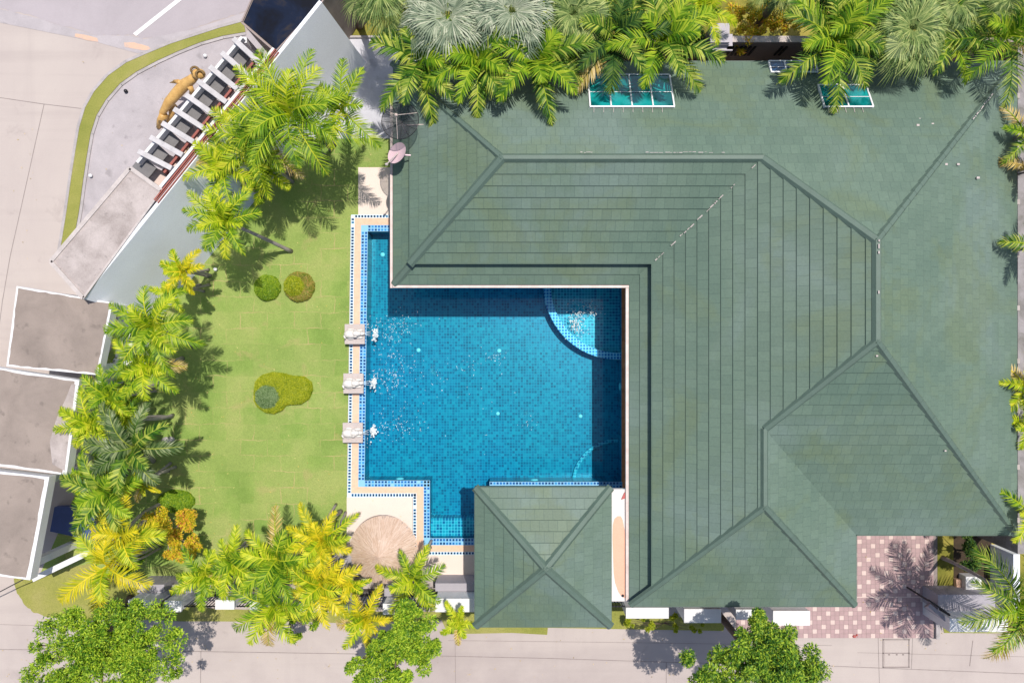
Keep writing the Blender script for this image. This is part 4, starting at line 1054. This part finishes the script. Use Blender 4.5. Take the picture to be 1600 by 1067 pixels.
# ------------------------------------------------------------------ golden statue
gr_ = thing('golden_statue', 'golden animal statue with curled horn lying beside the pergola', 'statue', P(280, 150, .1))
b = MB()
zb = .9
def gp(x, y, z): return P(x, y, z)
b.tube([gp(250, 192, .35), gp(254, 176, .6), gp(264, 160, .85), gp(277, 145, 1.0), gp(289, 132, 1.15), gp(299, 125, 1.3), gp(307, 118, 1.5)], [.06, .12, .18, .20, .21, .17, .14], 14)
b.tube([gp(284, 132, 1.2), gp(278, 128, 1.25), gp(272, 127, 1.1)], [.12, .09, .05], 8)
b.tube([gp(296, 134, 1.2), gp(300, 142, 1.0), gp(298, 150, .7)], [.12, .09, .07], 8)
b.tube([gp(256, 180, .6), gp(250, 188, .3), gp(247, 200, .1)], [.16, .12, .07], 8)
b.tube([gp(270, 165, .6), gp(268, 180, .3), gp(262, 190, .1)], [.16, .10, .07], 8)
b.build('body', M['gold'], gr_, True)
b = MB(); b.ellipsoid(gp(310, 116, 1.6), .26, .20, .2, 14, 10); b.build('head', M['gold'], gr_, True)
b = MB()
for s_ in (-1, 1):
    c0 = gp(309+s_*4, 114+s_*3, 1.78)
    b.tube([c0+Vector((math.cos(t)*.13, math.sin(t)*.13, .02*t)) for t in [k*.5 for k in range(9)]], [.045]*7+[.03, .015], 6)
b.build('horn', M['gold_dark'], gr_, True)
b = MB(); q = gp(274, 126.5, 1.2); b.prism([(q.x-.24, q.y-.06), (q.x-.05, q.y+.03), (q.x+.06, q.y), (q.x+.06, q.y-.10)], 1.14, 1.17); b.build('ear', M['gold_dark'], gr_)

# small lights and stones
for (lx, ly, lab) in ((443, 286, 'small white globe light on the lawn in the upper palm shadow'), (337, 421, 'small white globe light on the lawn near the left palms'), (321, 88, 'small white bollard light on the forecourt near the pergola'),
                      (197, 143, 'small dark ground light in the middle of the forecourt'), (142, 275, 'small white ground light beside the curved grass verge')):
    c = P(lx, ly, .1); b = MB(); b.lathe([(.05, 0), (.05, .06)], (c.x, c.y, .03), 10); 
    b.ellipsoid((c.x, c.y, .13), .075, .075, .07, 12, 8, 1)
    tag(b.build('globe_light', [M['dark_metal'], M['dark_metal'] if lx == 197 else M['white_metal']], None, True), lab, 'garden light', 'small lights in the ground')
b = MB(); c = P(262, 687, .1)
for (dx, dy, s) in ((-.08, 0, .15), (.12, .02, .14), (.02, -.06, .1)): b.ellipsoid((c.x+dx, c.y+dy, .1), s, s*.8, s*.8, 12, 8, 0, lambda d: 1+.25*noise.noise(d*2.5+Vector((dx*9, 3, 1))))
tag(b.build('rock', M['rock'], None, True), 'pale rock at the lawn edge beside the drooping grey green palm', 'rock')
b = MB(); c = P(1334, 993, 0); b.ellipsoid((c.x, c.y, .05), .07, .05, .05); b.ellipsoid((c.x+.1, c.y+.05, .04), .04, .04, .04)
tag(b.build('stone', M['petal'], None, True), 'small reddish stone at the driveway edge by the road', 'stone')

# ------------------------------------------------------------------ plants
def frond(b, base, az, e0, droop, L, wl, nl, rr, vee=.25, lw=.035, mi=0, fwd=.55, dm=1):
    d = Vector((math.cos(az), math.sin(az), 0)); pts = [Vector(base)]; n = 14; side0 = Vector((-d.y, d.x, 0)); sway = rr.uniform(-.25, .25)
    dirs = []
    for i in range(n):
        t = (i+.5)/n; e = e0-droop*t**1.25
        a2 = az+sway*t; dd = Vector((math.cos(a2)*math.cos(e), math.sin(a2)*math.cos(e), math.sin(e))); dirs.append(dd)
        pts.append(pts[-1]+dd*L/n)
    b.tube(pts, [.028*(1-i/n)+.006 for i in range(n+1)], 4, 1, False)
    for k in range(nl):
        t = .10+.90*(k+.5)/nl; f_ = t*n; i = min(n-1, int(f_)); pos = pts[i].lerp(pts[i+1], f_-i); dd = dirs[i]
        sd = dd.cross(Vector((0, 0, 1)));  sd = sd.normalized() if sd.length > .05 else side0
        up = sd.cross(dd).normalized()
        ll = wl*(math.sin(PI*min(1, .12+t*.92))**.55)*rr.uniform(.85, 1.1)
        if t > .85: ll *= 1-.55*(t-.85)/.15
        for s_ in (-1, 1):
            if rr.random() < .05: continue
            fw = fwd+.55*t+rr.uniform(-.12, .12)
            v = (sd*s_*math.cos(fw)+dd*math.sin(fw)+up*(vee+rr.uniform(-.16, .16))).normalized()
            m1 = pos+v*ll*.5; tip = pos+v*ll+Vector((0, 0, -1))*ll*rr.uniform(.12, .38)*dm
            wv = dd*lw*.5*rr.uniform(.8, 1.2)
            b.face([pos-wv*.7, m1-wv, m1+wv, pos+wv*.7], mi); b.v.extend([tuple(m1-wv), tuple(tip), tuple(m1+wv)])
            # share vertices of the island: merge by index
            bi = len(b.v)-3; b.f.append([bi-3+0 if False else len(b.v)-7+1, bi+1, len(b.v)-7+2]); b.m.append(mi); b.uv.extend([(0, 0)]*3)
def trunk_of(b, base, top, r, bend=0.0, seed=0, dia_top=.7):
    base = Vector(base); top = Vector(top); rr = random.Random(seed); n = 12; pts = []; rad_ = []
    side = Vector((rr.uniform(-1, 1), rr.uniform(-1, 1), 0))*bend
    for i in range(n+1):
        t = i/n; pts.append(base.lerp(top, t)+side*math.sin(PI*t)); rad_.append(r*(1-(1-dia_top)*t)*(1.35 if i == 0 else 1)*(1+.05*(i % 2)))
    b.tube(pts, rad_, 8)
STEMMAT = {'green': 'lime', 'lime': 'yellow', 'yellow': 'yellow'}
def palm(spec):
    (typ, cx, cy, rp, z, base, pal, nf, label) = spec
    seed = int(cx*13+cy*7); rr = random.Random(seed); c = P(cx, cy, z); r = rad(rp, z)*(.86 if cx < 300 else .90 if cx < 640 else 1.15 if cx > 1570 and cy < 900 else .97)
    bp = P(*base) if base else Vector((c.x+rr.uniform(-.3, .3), c.y+rr.uniform(-.3, .3), 0))
    bp.z = .0
    root = thing('palm_tree' if typ != 'low' else 'palm_shrub', label, 'palm', bp)
    b = MB(); a0 = rr.uniform(0, 2*PI); dead = rr.random() < .5
    base_e = .95
    nf = max(7, int(nf*.78))
    for k in range(nf):
        ring_ = k/nf; az = a0+k*2.399963+rr.uniform(-.15, .15); e0 = R(78)-R(62)*ring_**.8+rr.uniform(-.1, .1)
        L = r*(1.12+.25*ring_)*rr.uniform(.82, 1.1)
        if ring_ < .15: L *= .75
        frond(b, c+Vector((0, 0, -.12)), az, e0, R(62)+R(28)*(1-ring_)*.8+rr.uniform(0, .3), L, r*rr.uniform(.26, .34)*(1.15 if typ == 'fat' else 1), int(28+r*11), rr, .25, .042 if typ != 'coarse' else .058, 3 if (dead and k == nf-1) else 2 if rr.random() < (.55 if k < nf*.4 else .2) else 0, .45)
    b.build('crown', [LEAF[pal], LEAF[{'green': 'lime', 'deep': 'deep', 'mid': 'green', 'greybig': 'mid'}.get(pal, pal)], LEAF[{'yellow': 'lime', 'lime': 'green', 'green': 'lime', 'mid': 'green', 'deep': 'mid', 'greybig': 'mid'}.get(pal, pal)], LEAF['dry']], root)
    b = MB(); trunk_of(b, bp, c+Vector((0, 0, -.15)), .075 if z > 3.2 else .055, .12 if not base else .05, seed)
    if not base and typ != 'single':
        for q in range(2):
            e = Vector((rr.uniform(-.3, .3), rr.uniform(-.3, .3), 0)); trunk_of(b, bp+e, c+Vector((e.x*.5, e.y*.5, -.3)), .05, .1, seed+q+1)
    b.build('trunk', M['trunk'], root, True)
    return root
def fan_palm(cx, cy, rp, z, pal, nf, label, base=None, fr=.5):
    nf = int(nf*1.35)
    seed = int(cx*11+cy*5); rr = random.Random(seed); c = P(cx, cy, z); r = rad(rp, z); bp = P(*base) if base else Vector((c.x, c.y, 0)); bp.z = 0
    root = thing('fan_palm', label, 'palm', bp); b = MB(); a0 = rr.uniform(0, 6)
    for k in range(nf):
        t = k/nf; az = a0+k*2.4+rr.uniform(-.2, .2); e0 = R(86)-R(80)*t; pl_ = r*(.12+.52*t)*rr.uniform(.85, 1.1)
        pts = [c]; dd = None
        for i in range(6):
            e = e0-R(35)*i/6; dd = Vector((math.cos(az)*math.cos(e), math.sin(az)*math.cos(e), math.sin(e))); pts.append(pts[-1]+dd*pl_/6)
        b.tube(pts, .016, 4, 1, False); hub = pts[-1]; sd = Vector((-math.sin(az), math.cos(az), 0)); fl = r*fr*rr.uniform(.85, 1.1)
        e = e0-R(50); fwdv = Vector((math.cos(az)*math.cos(e), math.sin(az)*math.cos(e), math.sin(e)))
        ns = 32
        for s_ in range(ns):
            th = R(-118)+R(236)*s_/(ns-1); v = (fwdv*math.cos(th)+sd*math.sin(th)).normalized(); ll = fl*(1-.18*abs(th)/2)*rr.uniform(.8, 1.1)
            pv = (-fwdv*math.sin(th)+sd*math.cos(th)).normalized(); m_ = hub+v*ll*.6; tip = hub+v*ll+Vector((0, 0, -ll*rr.uniform(.15, .4))); w_ = fl*.026
            b.face([hub, m_-pv*w_, tip, m_+pv*w_])
    b.build('crown', [LEAF[pal], LEAF['fan']], root)
    b = MB(); trunk_of(b, bp, c, .14, .05, seed, .8); b.build('trunk', M['trunk_brown'], root, True)

def leaf_cloud(b, centers, n, size, rr, flat=.5):
    """leaves spread over the shells of many overlapping clumps"""
    for _ in range(n):
        c, rx, rz = rr.choice(centers)
        while True:
            d = Vector((rr.gauss(0, 1), rr.gauss(0, 1), rr.gauss(.25, 1)))
            if d.length > .1: break
        d.normalize(); q = c+Vector((d.x*rx, d.y*rx, d.z*rz))*rr.uniform(.55, 1.08)
        nrm = (d*(1-flat)+Vector((rr.uniform(-.5, .5), rr.uniform(-.5, .5), 1))*flat).normalized()
        u = nrm.cross(Vector((rr.uniform(-1, 1), rr.uniform(-1, 1), .1))).normalized(); v = nrm.cross(u); s = size*rr.uniform(.65, 1.3)
        u = (u*.6+d*.5+Vector((rr.uniform(-.3, .3), rr.uniform(-.3, .3), .1))).normalized(); v = nrm.cross(u).normalized()
        b.face([q-u*s, q+v*s*.36-u*s*.1, q+u*s*1.2, q-v*s*.36-u*s*.1])
def leafy(name, outline, z, pal, label, cat, base, n, size, clump, hgt, trunk_r=.14, tmat='trunk_brown', group=None, flat=.5):
    """outline: list of (px,py,rpx) lobes of the crown at height z"""
    seed = int(outline[0][0]*3+outline[0][1]); rr = random.Random(seed); cs_ = []
    for (x_, y_, r_) in outline:
        c = P(x_, y_, z); r = rad(r_, z)
        for _ in range(max(6, int(24*(r/1.2)**2))):
            a_ = rr.uniform(0, 2*PI); q = math.sqrt(rr.random())*.88
            h = hgt*(.25+.85*(1-q*q))*rr.uniform(.0, 1.15)-hgt*.4
            cs_.append((Vector((c.x+r*q*math.cos(a_), c.y+r*q*math.sin(a_), z+h)), clump*rr.uniform(.45, 1.1), clump*rr.uniform(.45, .8)))
    bp = P(*base); bp.z = 0
    if cat == 'undergrowth':
        b = MB(); leaf_cloud(b, cs_, n, size, rr, flat); o = b.build(name, LEAF[pal]); o['kind'] = 'stuff'; o['label'] = label; return o
    root = thing(name, label, cat, bp, group); b = MB(); leaf_cloud(b, cs_, n, size, rr, flat); b.build('crown', LEAF[pal], root)
    b = MB(); top = sum((c[0] for c in cs_), Vector())/len(cs_); fork = bp.lerp(Vector((top.x, top.y, z-hgt*.6)), .6); fork.z = max(.3, z-hgt*1.1)
    trunk_of(b, bp, fork, trunk_r, .05, seed, .75)
    for c in rr.sample(cs_, min(len(cs_), 16)): b.tube([fork, fork.lerp(c[0], .5)+Vector((0, 0, .1)), c[0]], [trunk_r*.5, trunk_r*.28, trunk_r*.1], 6)
    b.build('trunk', M[tmat], root, True)
    return root

PALMS = [
 ('n', 452, 178, 108, 4.9, None, 'green', 22, 'tall green feather palm in front of the pale diagonal wall'),
 ('n', 533, 170, 84, 4.4, (545, 205), 'green', 11, 'green feather palm casting its shadow by the cream deck pad'),
 ('n', 400, 222, 82, 3.6, None, 'lime', 18, 'lime feather palm just below the tall green palm'),
 ('n', 352, 262, 66, 3.4, None, 'lime', 15, 'lime palm with pale tips against the diagonal wall'),
 ('n', 420, 268, 52, 2.8, None, 'lime', 12, 'small lime palm beside the small white globe light'),
 ('single', 350, 345, 66, 3.9, (455, 393), 'lime', 20, 'leaning palm with a bare curved trunk reaching over the lawn'),
 ('n', 282, 425, 44, 2.8, None, 'yellow', 12, 'short yellow palm at the edge of the diagonal wall'),
 ('n', 268, 460, 42, 2.4, None, 'lime', 10, 'small lime palm below the short yellow palm'),
 ('single', 236, 510, 80, 4.6, (300, 540), 'green', 17, 'large green palm beside the northern carport'),
 ('single', 228, 572, 66, 4.2, (285, 560), 'green', 14, 'green palm directly below the large one by the carport'),
 ('n', 168, 618, 56, 3.2, None, 'lime', 15, 'lime palm at the right edge of the middle carport'),
 ('n', 140, 662, 60, 3.2, None, 'lime', 16, 'yellowish palm whose fronds overhang the middle carport roof'),
 ('n', 195, 655, 46, 3.0, None, 'green', 12, 'green palm squeezed between the lime palms and lawn shade'),
 ('coarse', 206, 700, 82, 4.2, (240, 720), 'greybig', 15, 'drooping grey green palm with broad leaflets beside the pale rock'),
 ('coarse', 166, 770, 80, 3.6, (215, 760), 'mid', 14, 'broad leaved dark palm beside the southern carport'),
 ('n', 130, 745, 40, 2.6, None, 'lime', 12, 'small lime palm at the corner of the southern carport'),
 ('n', 222, 758, 30, 2.4, None, 'yellow', 8, 'tiny yellow palm beside the flat round green bush'),
 ('fat', 190, 835, 78, 3.4, None, 'yellow', 9, 'bright yellow palm beside the orange croton'),
 ('fat', 165, 885, 88, 3.6, None, 'yellow', 10, 'large bright yellow palm above the bushy roadside tree'),
 ('n', 320, 900, 58, 2.6, None, 'green', 13, 'green palm in front of the road wall south of the lawn'),
 ('n', 362, 880, 56, 2.8, None, 'lime', 13, 'lime palm on the south edge of the lawn, west of its clump'),
 ('n', 432, 874, 74, 3.4, None, 'lime', 17, 'large lime palm at the centre of the south edge clump'),
 ('n', 500, 845, 60, 3.4, None, 'yellow', 16, 'yellow lime palm touching the cream deck corner'),
 ('n', 500, 915, 68, 3.2, None, 'yellow', 17, 'yellow palm below the block seat and parasol'),
 ('n', 425, 945, 72, 2.8, None, 'lime', 15, 'palm hanging over the road below the south edge clump'),
 ('n', 548, 915, 38, 2.6, None, 'yellow', 10, 'small yellow palm tucked under the thatched parasol'),
 ('single', 568, 968, 54, 3.2, None, 'yellow', 12, 'straw yellow palm with pale stiff leaflets over the road'),
 ('n', 645, 905, 56, 2.8, None, 'lime', 12, 'yellow green palm between the parasol and the pavilion'),
 ('single', 717, 972, 34, 2.4, None, 'lime', 9, 'small bright palm at the lower left corner of the pavilion'),
 ('coarse', 655, 95, 84, 4.6, None, 'mid', 15, 'dark green palm at the northwest corner of the roof'),
 ('coarse', 745, 92, 86, 4.8, None, 'mid', 17, 'green palm overhanging the roof below the pale fan palms'),
 ('coarse', 838, 92, 88, 4.8, None, 'mid', 18, 'glossy green palm overhanging the roof left of the wide skylight'),
 ('coarse', 960, 58, 92, 4.6, None, 'deep', 17, 'dark green palm above the wide skylight'),
 ('coarse', 1035, 62, 90, 4.8, None, 'mid', 16, 'palm with yellow tipped fronds at the right end of the wide skylight'),
 ('coarse', 1480, 60, 70, 4.4, None, 'mid', 15, 'green palm hanging over the roof edge left of the roof corner'),
 ('coarse', 905, 60, 60, 4.0, None, 'mid', 13, 'green palm between the glossy palm and the wide skylight'),
 ('n', 1100, 15, 54, 4.0, None, 'lime', 12, 'yellow green palm above the gate pillar'),
 ('coarse', 1305, 62, 96, 4.8, None, 'mid', 18, 'green palm hanging over the small teal skylight'),
 ('coarse', 1345, 22, 88, 4.6, None, 'mid', 15, 'glossy palm behind the one over the small skylight'),
 ('n', 1575, 55, 84, 4.8, None, 'mid', 15, 'dark palm at the northeast corner of the roof'),
 ('n', 1608, 212, 50, 3.9, None, 'mid', 12, 'green palm on the east wall below the roof corner'),
 ('n', 1612, 262, 46, 3.7, None, 'dry', 11, 'dry orange palm on the east wall'),
 ('single', 1618, 385, 54, 4.2, None, 'mid', 9, 'half dead palm leaning over the east wall beside the long ridge'),
 ('n', 1606, 605, 48, 3.4, None, 'yellow', 12, 'yellow palm on the east wall level with the southern valley'),
 ('n', 1604, 662, 42, 3.2, None, 'lime', 11, 'lime palm on the east wall just below the yellow one'),
 ('n', 1608, 800, 48, 3.6, None, 'green', 11, 'green palm at the southeast corner of the main roof'),
 ('single', 1596, 945, 100, 4.4, None, 'mid', 18, 'big green palm shading the pink driveway'),
]
for s_ in PALMS: palm(s_)
fan_palm(596, -8, 78, 4.6, 'fan', 16, 'olive fan palm at the top beside the courtyard', (562, 40))
fan_palm(700, 30, 98, 5.0, 'pale', 20, 'silvery fan palm, left of the pale pair above the roof')
fan_palm(800, 22, 92, 5.2, 'pale', 20, 'silvery fan palm, right of the pale pair above the roof')
fan_palm(895, 25, 78, 4.8, 'fan', 17, 'green fan palm right of the silvery pair')
fan_palm(1420, 48, 86, 5.0, 'fan', 19, 'green fan palm between the small skylight and the roof corner')
fan_palm(1495, 8, 66, 4.8, 'fan', 16, 'dusky fan palm at the top near the northeast corner')
fan_palm(1572, 0, 62, 5.0, 'fan', 14, 'fan palm in the top right corner')
fan_palm(1230, -20, 60, 4.2, 'fan', 14, 'fan palm above the orange shrubs')

leafy('leafy_tree', [(105, 1015, 62), (165, 1000, 60), (232, 995, 55), (150, 1055, 70), (235, 1050, 60), (80, 1050, 42), (190, 1035, 60), (130, 990, 40), (205, 975, 32)], 4.6, 'tree', 'broad bushy green tree by the road at lower left', 'tree', (205, 935), 44000, .050, .32, .9)
leafy('leafy_tree', [(648, 980, 38), (622, 962, 30), (650, 1015, 38), (610, 1020, 44), (578, 1052, 38), (636, 1050, 36), (625, 990, 36), (600, 1060, 40)], 4.2, 'tree', 'narrow green tree by the road below the thatched parasol', 'tree', (640, 915), 26000, .052, .28, .8)
leafy('leafy_tree', [(1195, 1005, 46), (1155, 1025, 50), (1235, 1030, 48), (1185, 1062, 56), (1095, 1055, 40), (1268, 1055, 26), (1192, 975, 22), (1200, 1035, 50), (1130, 1060, 44), (1230, 1062, 44)], 4.8, 'tree2', 'round green tree by the road below the main roof', 'tree', (1110, 945), 46000, .054, .32, 1.0)
leafy('croton_shrub', [(282, 835, 24), (290, 858, 22), (245, 812, 16), (268, 850, 20), (290, 815, 18), (262, 822, 18)], 1.6, 'orange', 'orange and yellow croton shrub at the lawn corner', 'shrub', (262, 842), 9000, .050, .24, .5, .05, 'trunk')
leafy('orange_shrub', [(1180, 30, 46), (1215, 10, 40), (1165, 60, 24), (1235, 35, 22)], 2.2, 'orange', 'orange brown shrubs behind the north wall', 'shrub', (1195, 50), 5000, .06, .22, .7, .06)
leafy('dark_shrub', [(1518, 855, 26), (1525, 880, 20)], 1.2, 'deep', 'dark shrub in the shaded planting bed by the driveway', 'shrub', (1515, 858), 2200, .06, .2, .6, .05)
leafy('wall_shrub', [(1010, 975, 14), (1055, 975, 14), (1090, 978, 12), (985, 970, 10)], .5, 'hedge', 'low yellow green shrubs in front of the long white pillar', 'shrub', (1040, 972), 2400, .045, .12, .3, .02)
leafy('weeping_shrub', [(455, 975, 30), (420, 985, 22), (490, 965, 20)], 1.5, 'green', 'weeping green shrub over the road below the lime palms', 'shrub', (455, 955), 2200, .06, .16, .5, .04)
leafy('north_thicket', [(640, 60, 40), (900, 75, 46), (960, 20, 50), (1020, 10, 44), (1070, 50, 34), (1380, 20, 50), (1460, 50, 40), (1300, 10, 46), (1540, 30, 40)], 2.6, 'deep', 'dark undergrowth below the palms along the north wall', 'undergrowth', (980, 40), 15000, .085, .35, .9, .08)
leafy('west_undergrowth', [(360, 200, 36), (330, 300, 30), (400, 300, 26), (200, 560, 26), (190, 640, 30), (170, 720, 30), (150, 800, 30), (200, 870, 26), (390, 900, 26), (450, 905, 24), (530, 900, 20)], 1.2, 'green', 'leafy undergrowth between the palms around the lawn', 'undergrowth', (205, 650), 11000, .07, .26, .5, .03)

def clipped(name, outline, h, pal, label, n, size=.03, lobes=None, z0=.02):
    b = MB(); rr = random.Random(int(outline[0][0])); c = sum((P(x, y, h*.5) for x, y in outline), Vector())/len(outline)
    pts = [P(x, y, h*.5) for x, y in outline]
    m = len(pts)
    def inside(x, y):
        r_ = False
        for i in range(m):
            p, q = pts[i], pts[(i+1) % m]
            if (p.y > y) != (q.y > y) and x < (q.x-p.x)*(y-p.y)/(q.y-p.y)+p.x: r_ = not r_
        return r_
    def edge(x, y):
        best = 9
        for i in range(m):
            p, q = pts[i], pts[(i+1) % m]; dx, dy = q.x-p.x, q.y-p.y; t = max(0, min(1, ((x-p.x)*dx+(y-p.y)*dy)/(dx*dx+dy*dy)))
            best = min(best, math.hypot(x-p.x-t*dx, y-p.y-t*dy))
        return best
    R0 = h if lobes else h*.6
    hz = lambda d: h*math.sqrt(max(0, 1-(1-min(1, d/R0))**2))
    # core
    for s0, s1 in ((1, .97), (.97, .9), (.9, .8), (.8, .62), (.62, .35), (.35, .02)):
        for i in range(m):
            f_ = []
            for (k, s_) in ((i, s0), ((i+1) % m, s0), ((i+1) % m, s1), (i, s1)):
                q = c+(pts[k]-c)*s_; f_.append((q.x, q.y, z0+(hz(edge(q.x, q.y)) if s_ < 1 else 0)*.95))
            b.face(f_, 0)
    x0_, x1_ = min(p.x for p in pts), max(p.x for p in pts); y0_, y1_ = min(p.y for p in pts), max(p.y for p in pts); k = 0
    while k < n:
        x_, y_ = rr.uniform(x0_, x1_), rr.uniform(y0_, y1_)
        if not inside(x_, y_): continue
        k += 1; z_ = z0+hz(edge(x_, y_))*rr.uniform(.93, 1.05)+rr.uniform(0, .02); q = Vector((x_, y_, z_))
        nn = Vector((rr.uniform(-.6, .6), rr.uniform(-.6, .6), 1)).normalized(); u = nn.cross(Vector((rr.uniform(-1, 1), rr.uniform(-1, 1), 0))).normalized(); v = nn.cross(u); s = size*rr.uniform(.6, 1.3)
        b.face([q-u*s, q+v*s*.5, q+u*s, q-v*s*.5], 0)
    return tag(b.build(name, LEAF[pal]), label, 'bush')
circ = lambda x, y, r, n=26, e=1.0, sd=0: [(x+r*math.cos(2*PI*k/n)*(1+.03*math.sin(k*2.3+sd)), y+r*e*math.sin(2*PI*k/n)*(1+.03*math.cos(k*1.7+sd))) for k in range(n)]
clipped('round_bush', circ(415, 449, 20.5), .62, 'bush', 'round clipped green bush in the leaning palm shadow', 2600, .03, True)
clipped('round_bush', circ(467, 448, 24), .30, 'brown', 'low brownish ring bush around the lime ball on the lawn', 2200, .03)
clipped('round_bush', circ(459, 447, 18.5), .72, 'hedge', 'round lime ball bush on the lawn beside its brownish ring', 2400, .03, True)
clipped('kidney_hedge', [(396, 612), (398, 596), (408, 586), (424, 581), (442, 583), (456, 587), (474, 588), (486, 597), (488, 610), (482, 624), (470, 632), (452, 633), (446, 634), (440, 642), (428, 647), (414, 645), (402, 637), (396, 626)], .35, 'hedge', 'low kidney shaped lime hedge in the middle of the lawn', 8000, .026)
clipped('round_bush', circ(418, 620, 22), .62, 'grey', 'grey green ball bush standing in the kidney shaped hedge', 2600, .026, True, .05)
clipped('round_bush', circ(273, 784, 29, 26, .62), .40, 'bush', 'flat oval green bush at the left edge of the lawn', 2600, .03, True)

# fallen leaves and petals scattered over ground and roof edges
b = MB(); rr = random.Random(77)
for (x0, x1, y0, y1, z, n_) in ((300, 545, 300, 850, .02, 150), (250, 340, 450, 850, .02, 90), (0, 1500, 985, 1060, .01, 130), (380, 610, 200, 300, .02, 50), (20, 60, 200, 430, .01, 14), (1340, 1460, 850, 990, .036, 26), (545, 640, 780, 895, .034, 14), (130, 300, 90, 330, .055, 20)):
    for _ in range(n_):
        c = P(rr.uniform(x0, x1), rr.uniform(y0, y1), z); a_ = rr.uniform(0, 2*PI); s_ = rr.uniform(.015, .04)
        u = Vector((math.cos(a_), math.sin(a_), rr.uniform(-.1, .3)))*s_; v = Vector((-math.sin(a_), math.cos(a_), 0))*s_*.4; c.z = z+.015
        b.face([c-u, c+v, c+u, c-v])
o = b.build('fallen_leaves', LEAF['dry']); o['kind'] = 'stuff'; o['label'] = 'scattered dry leaves on lawn and paving'
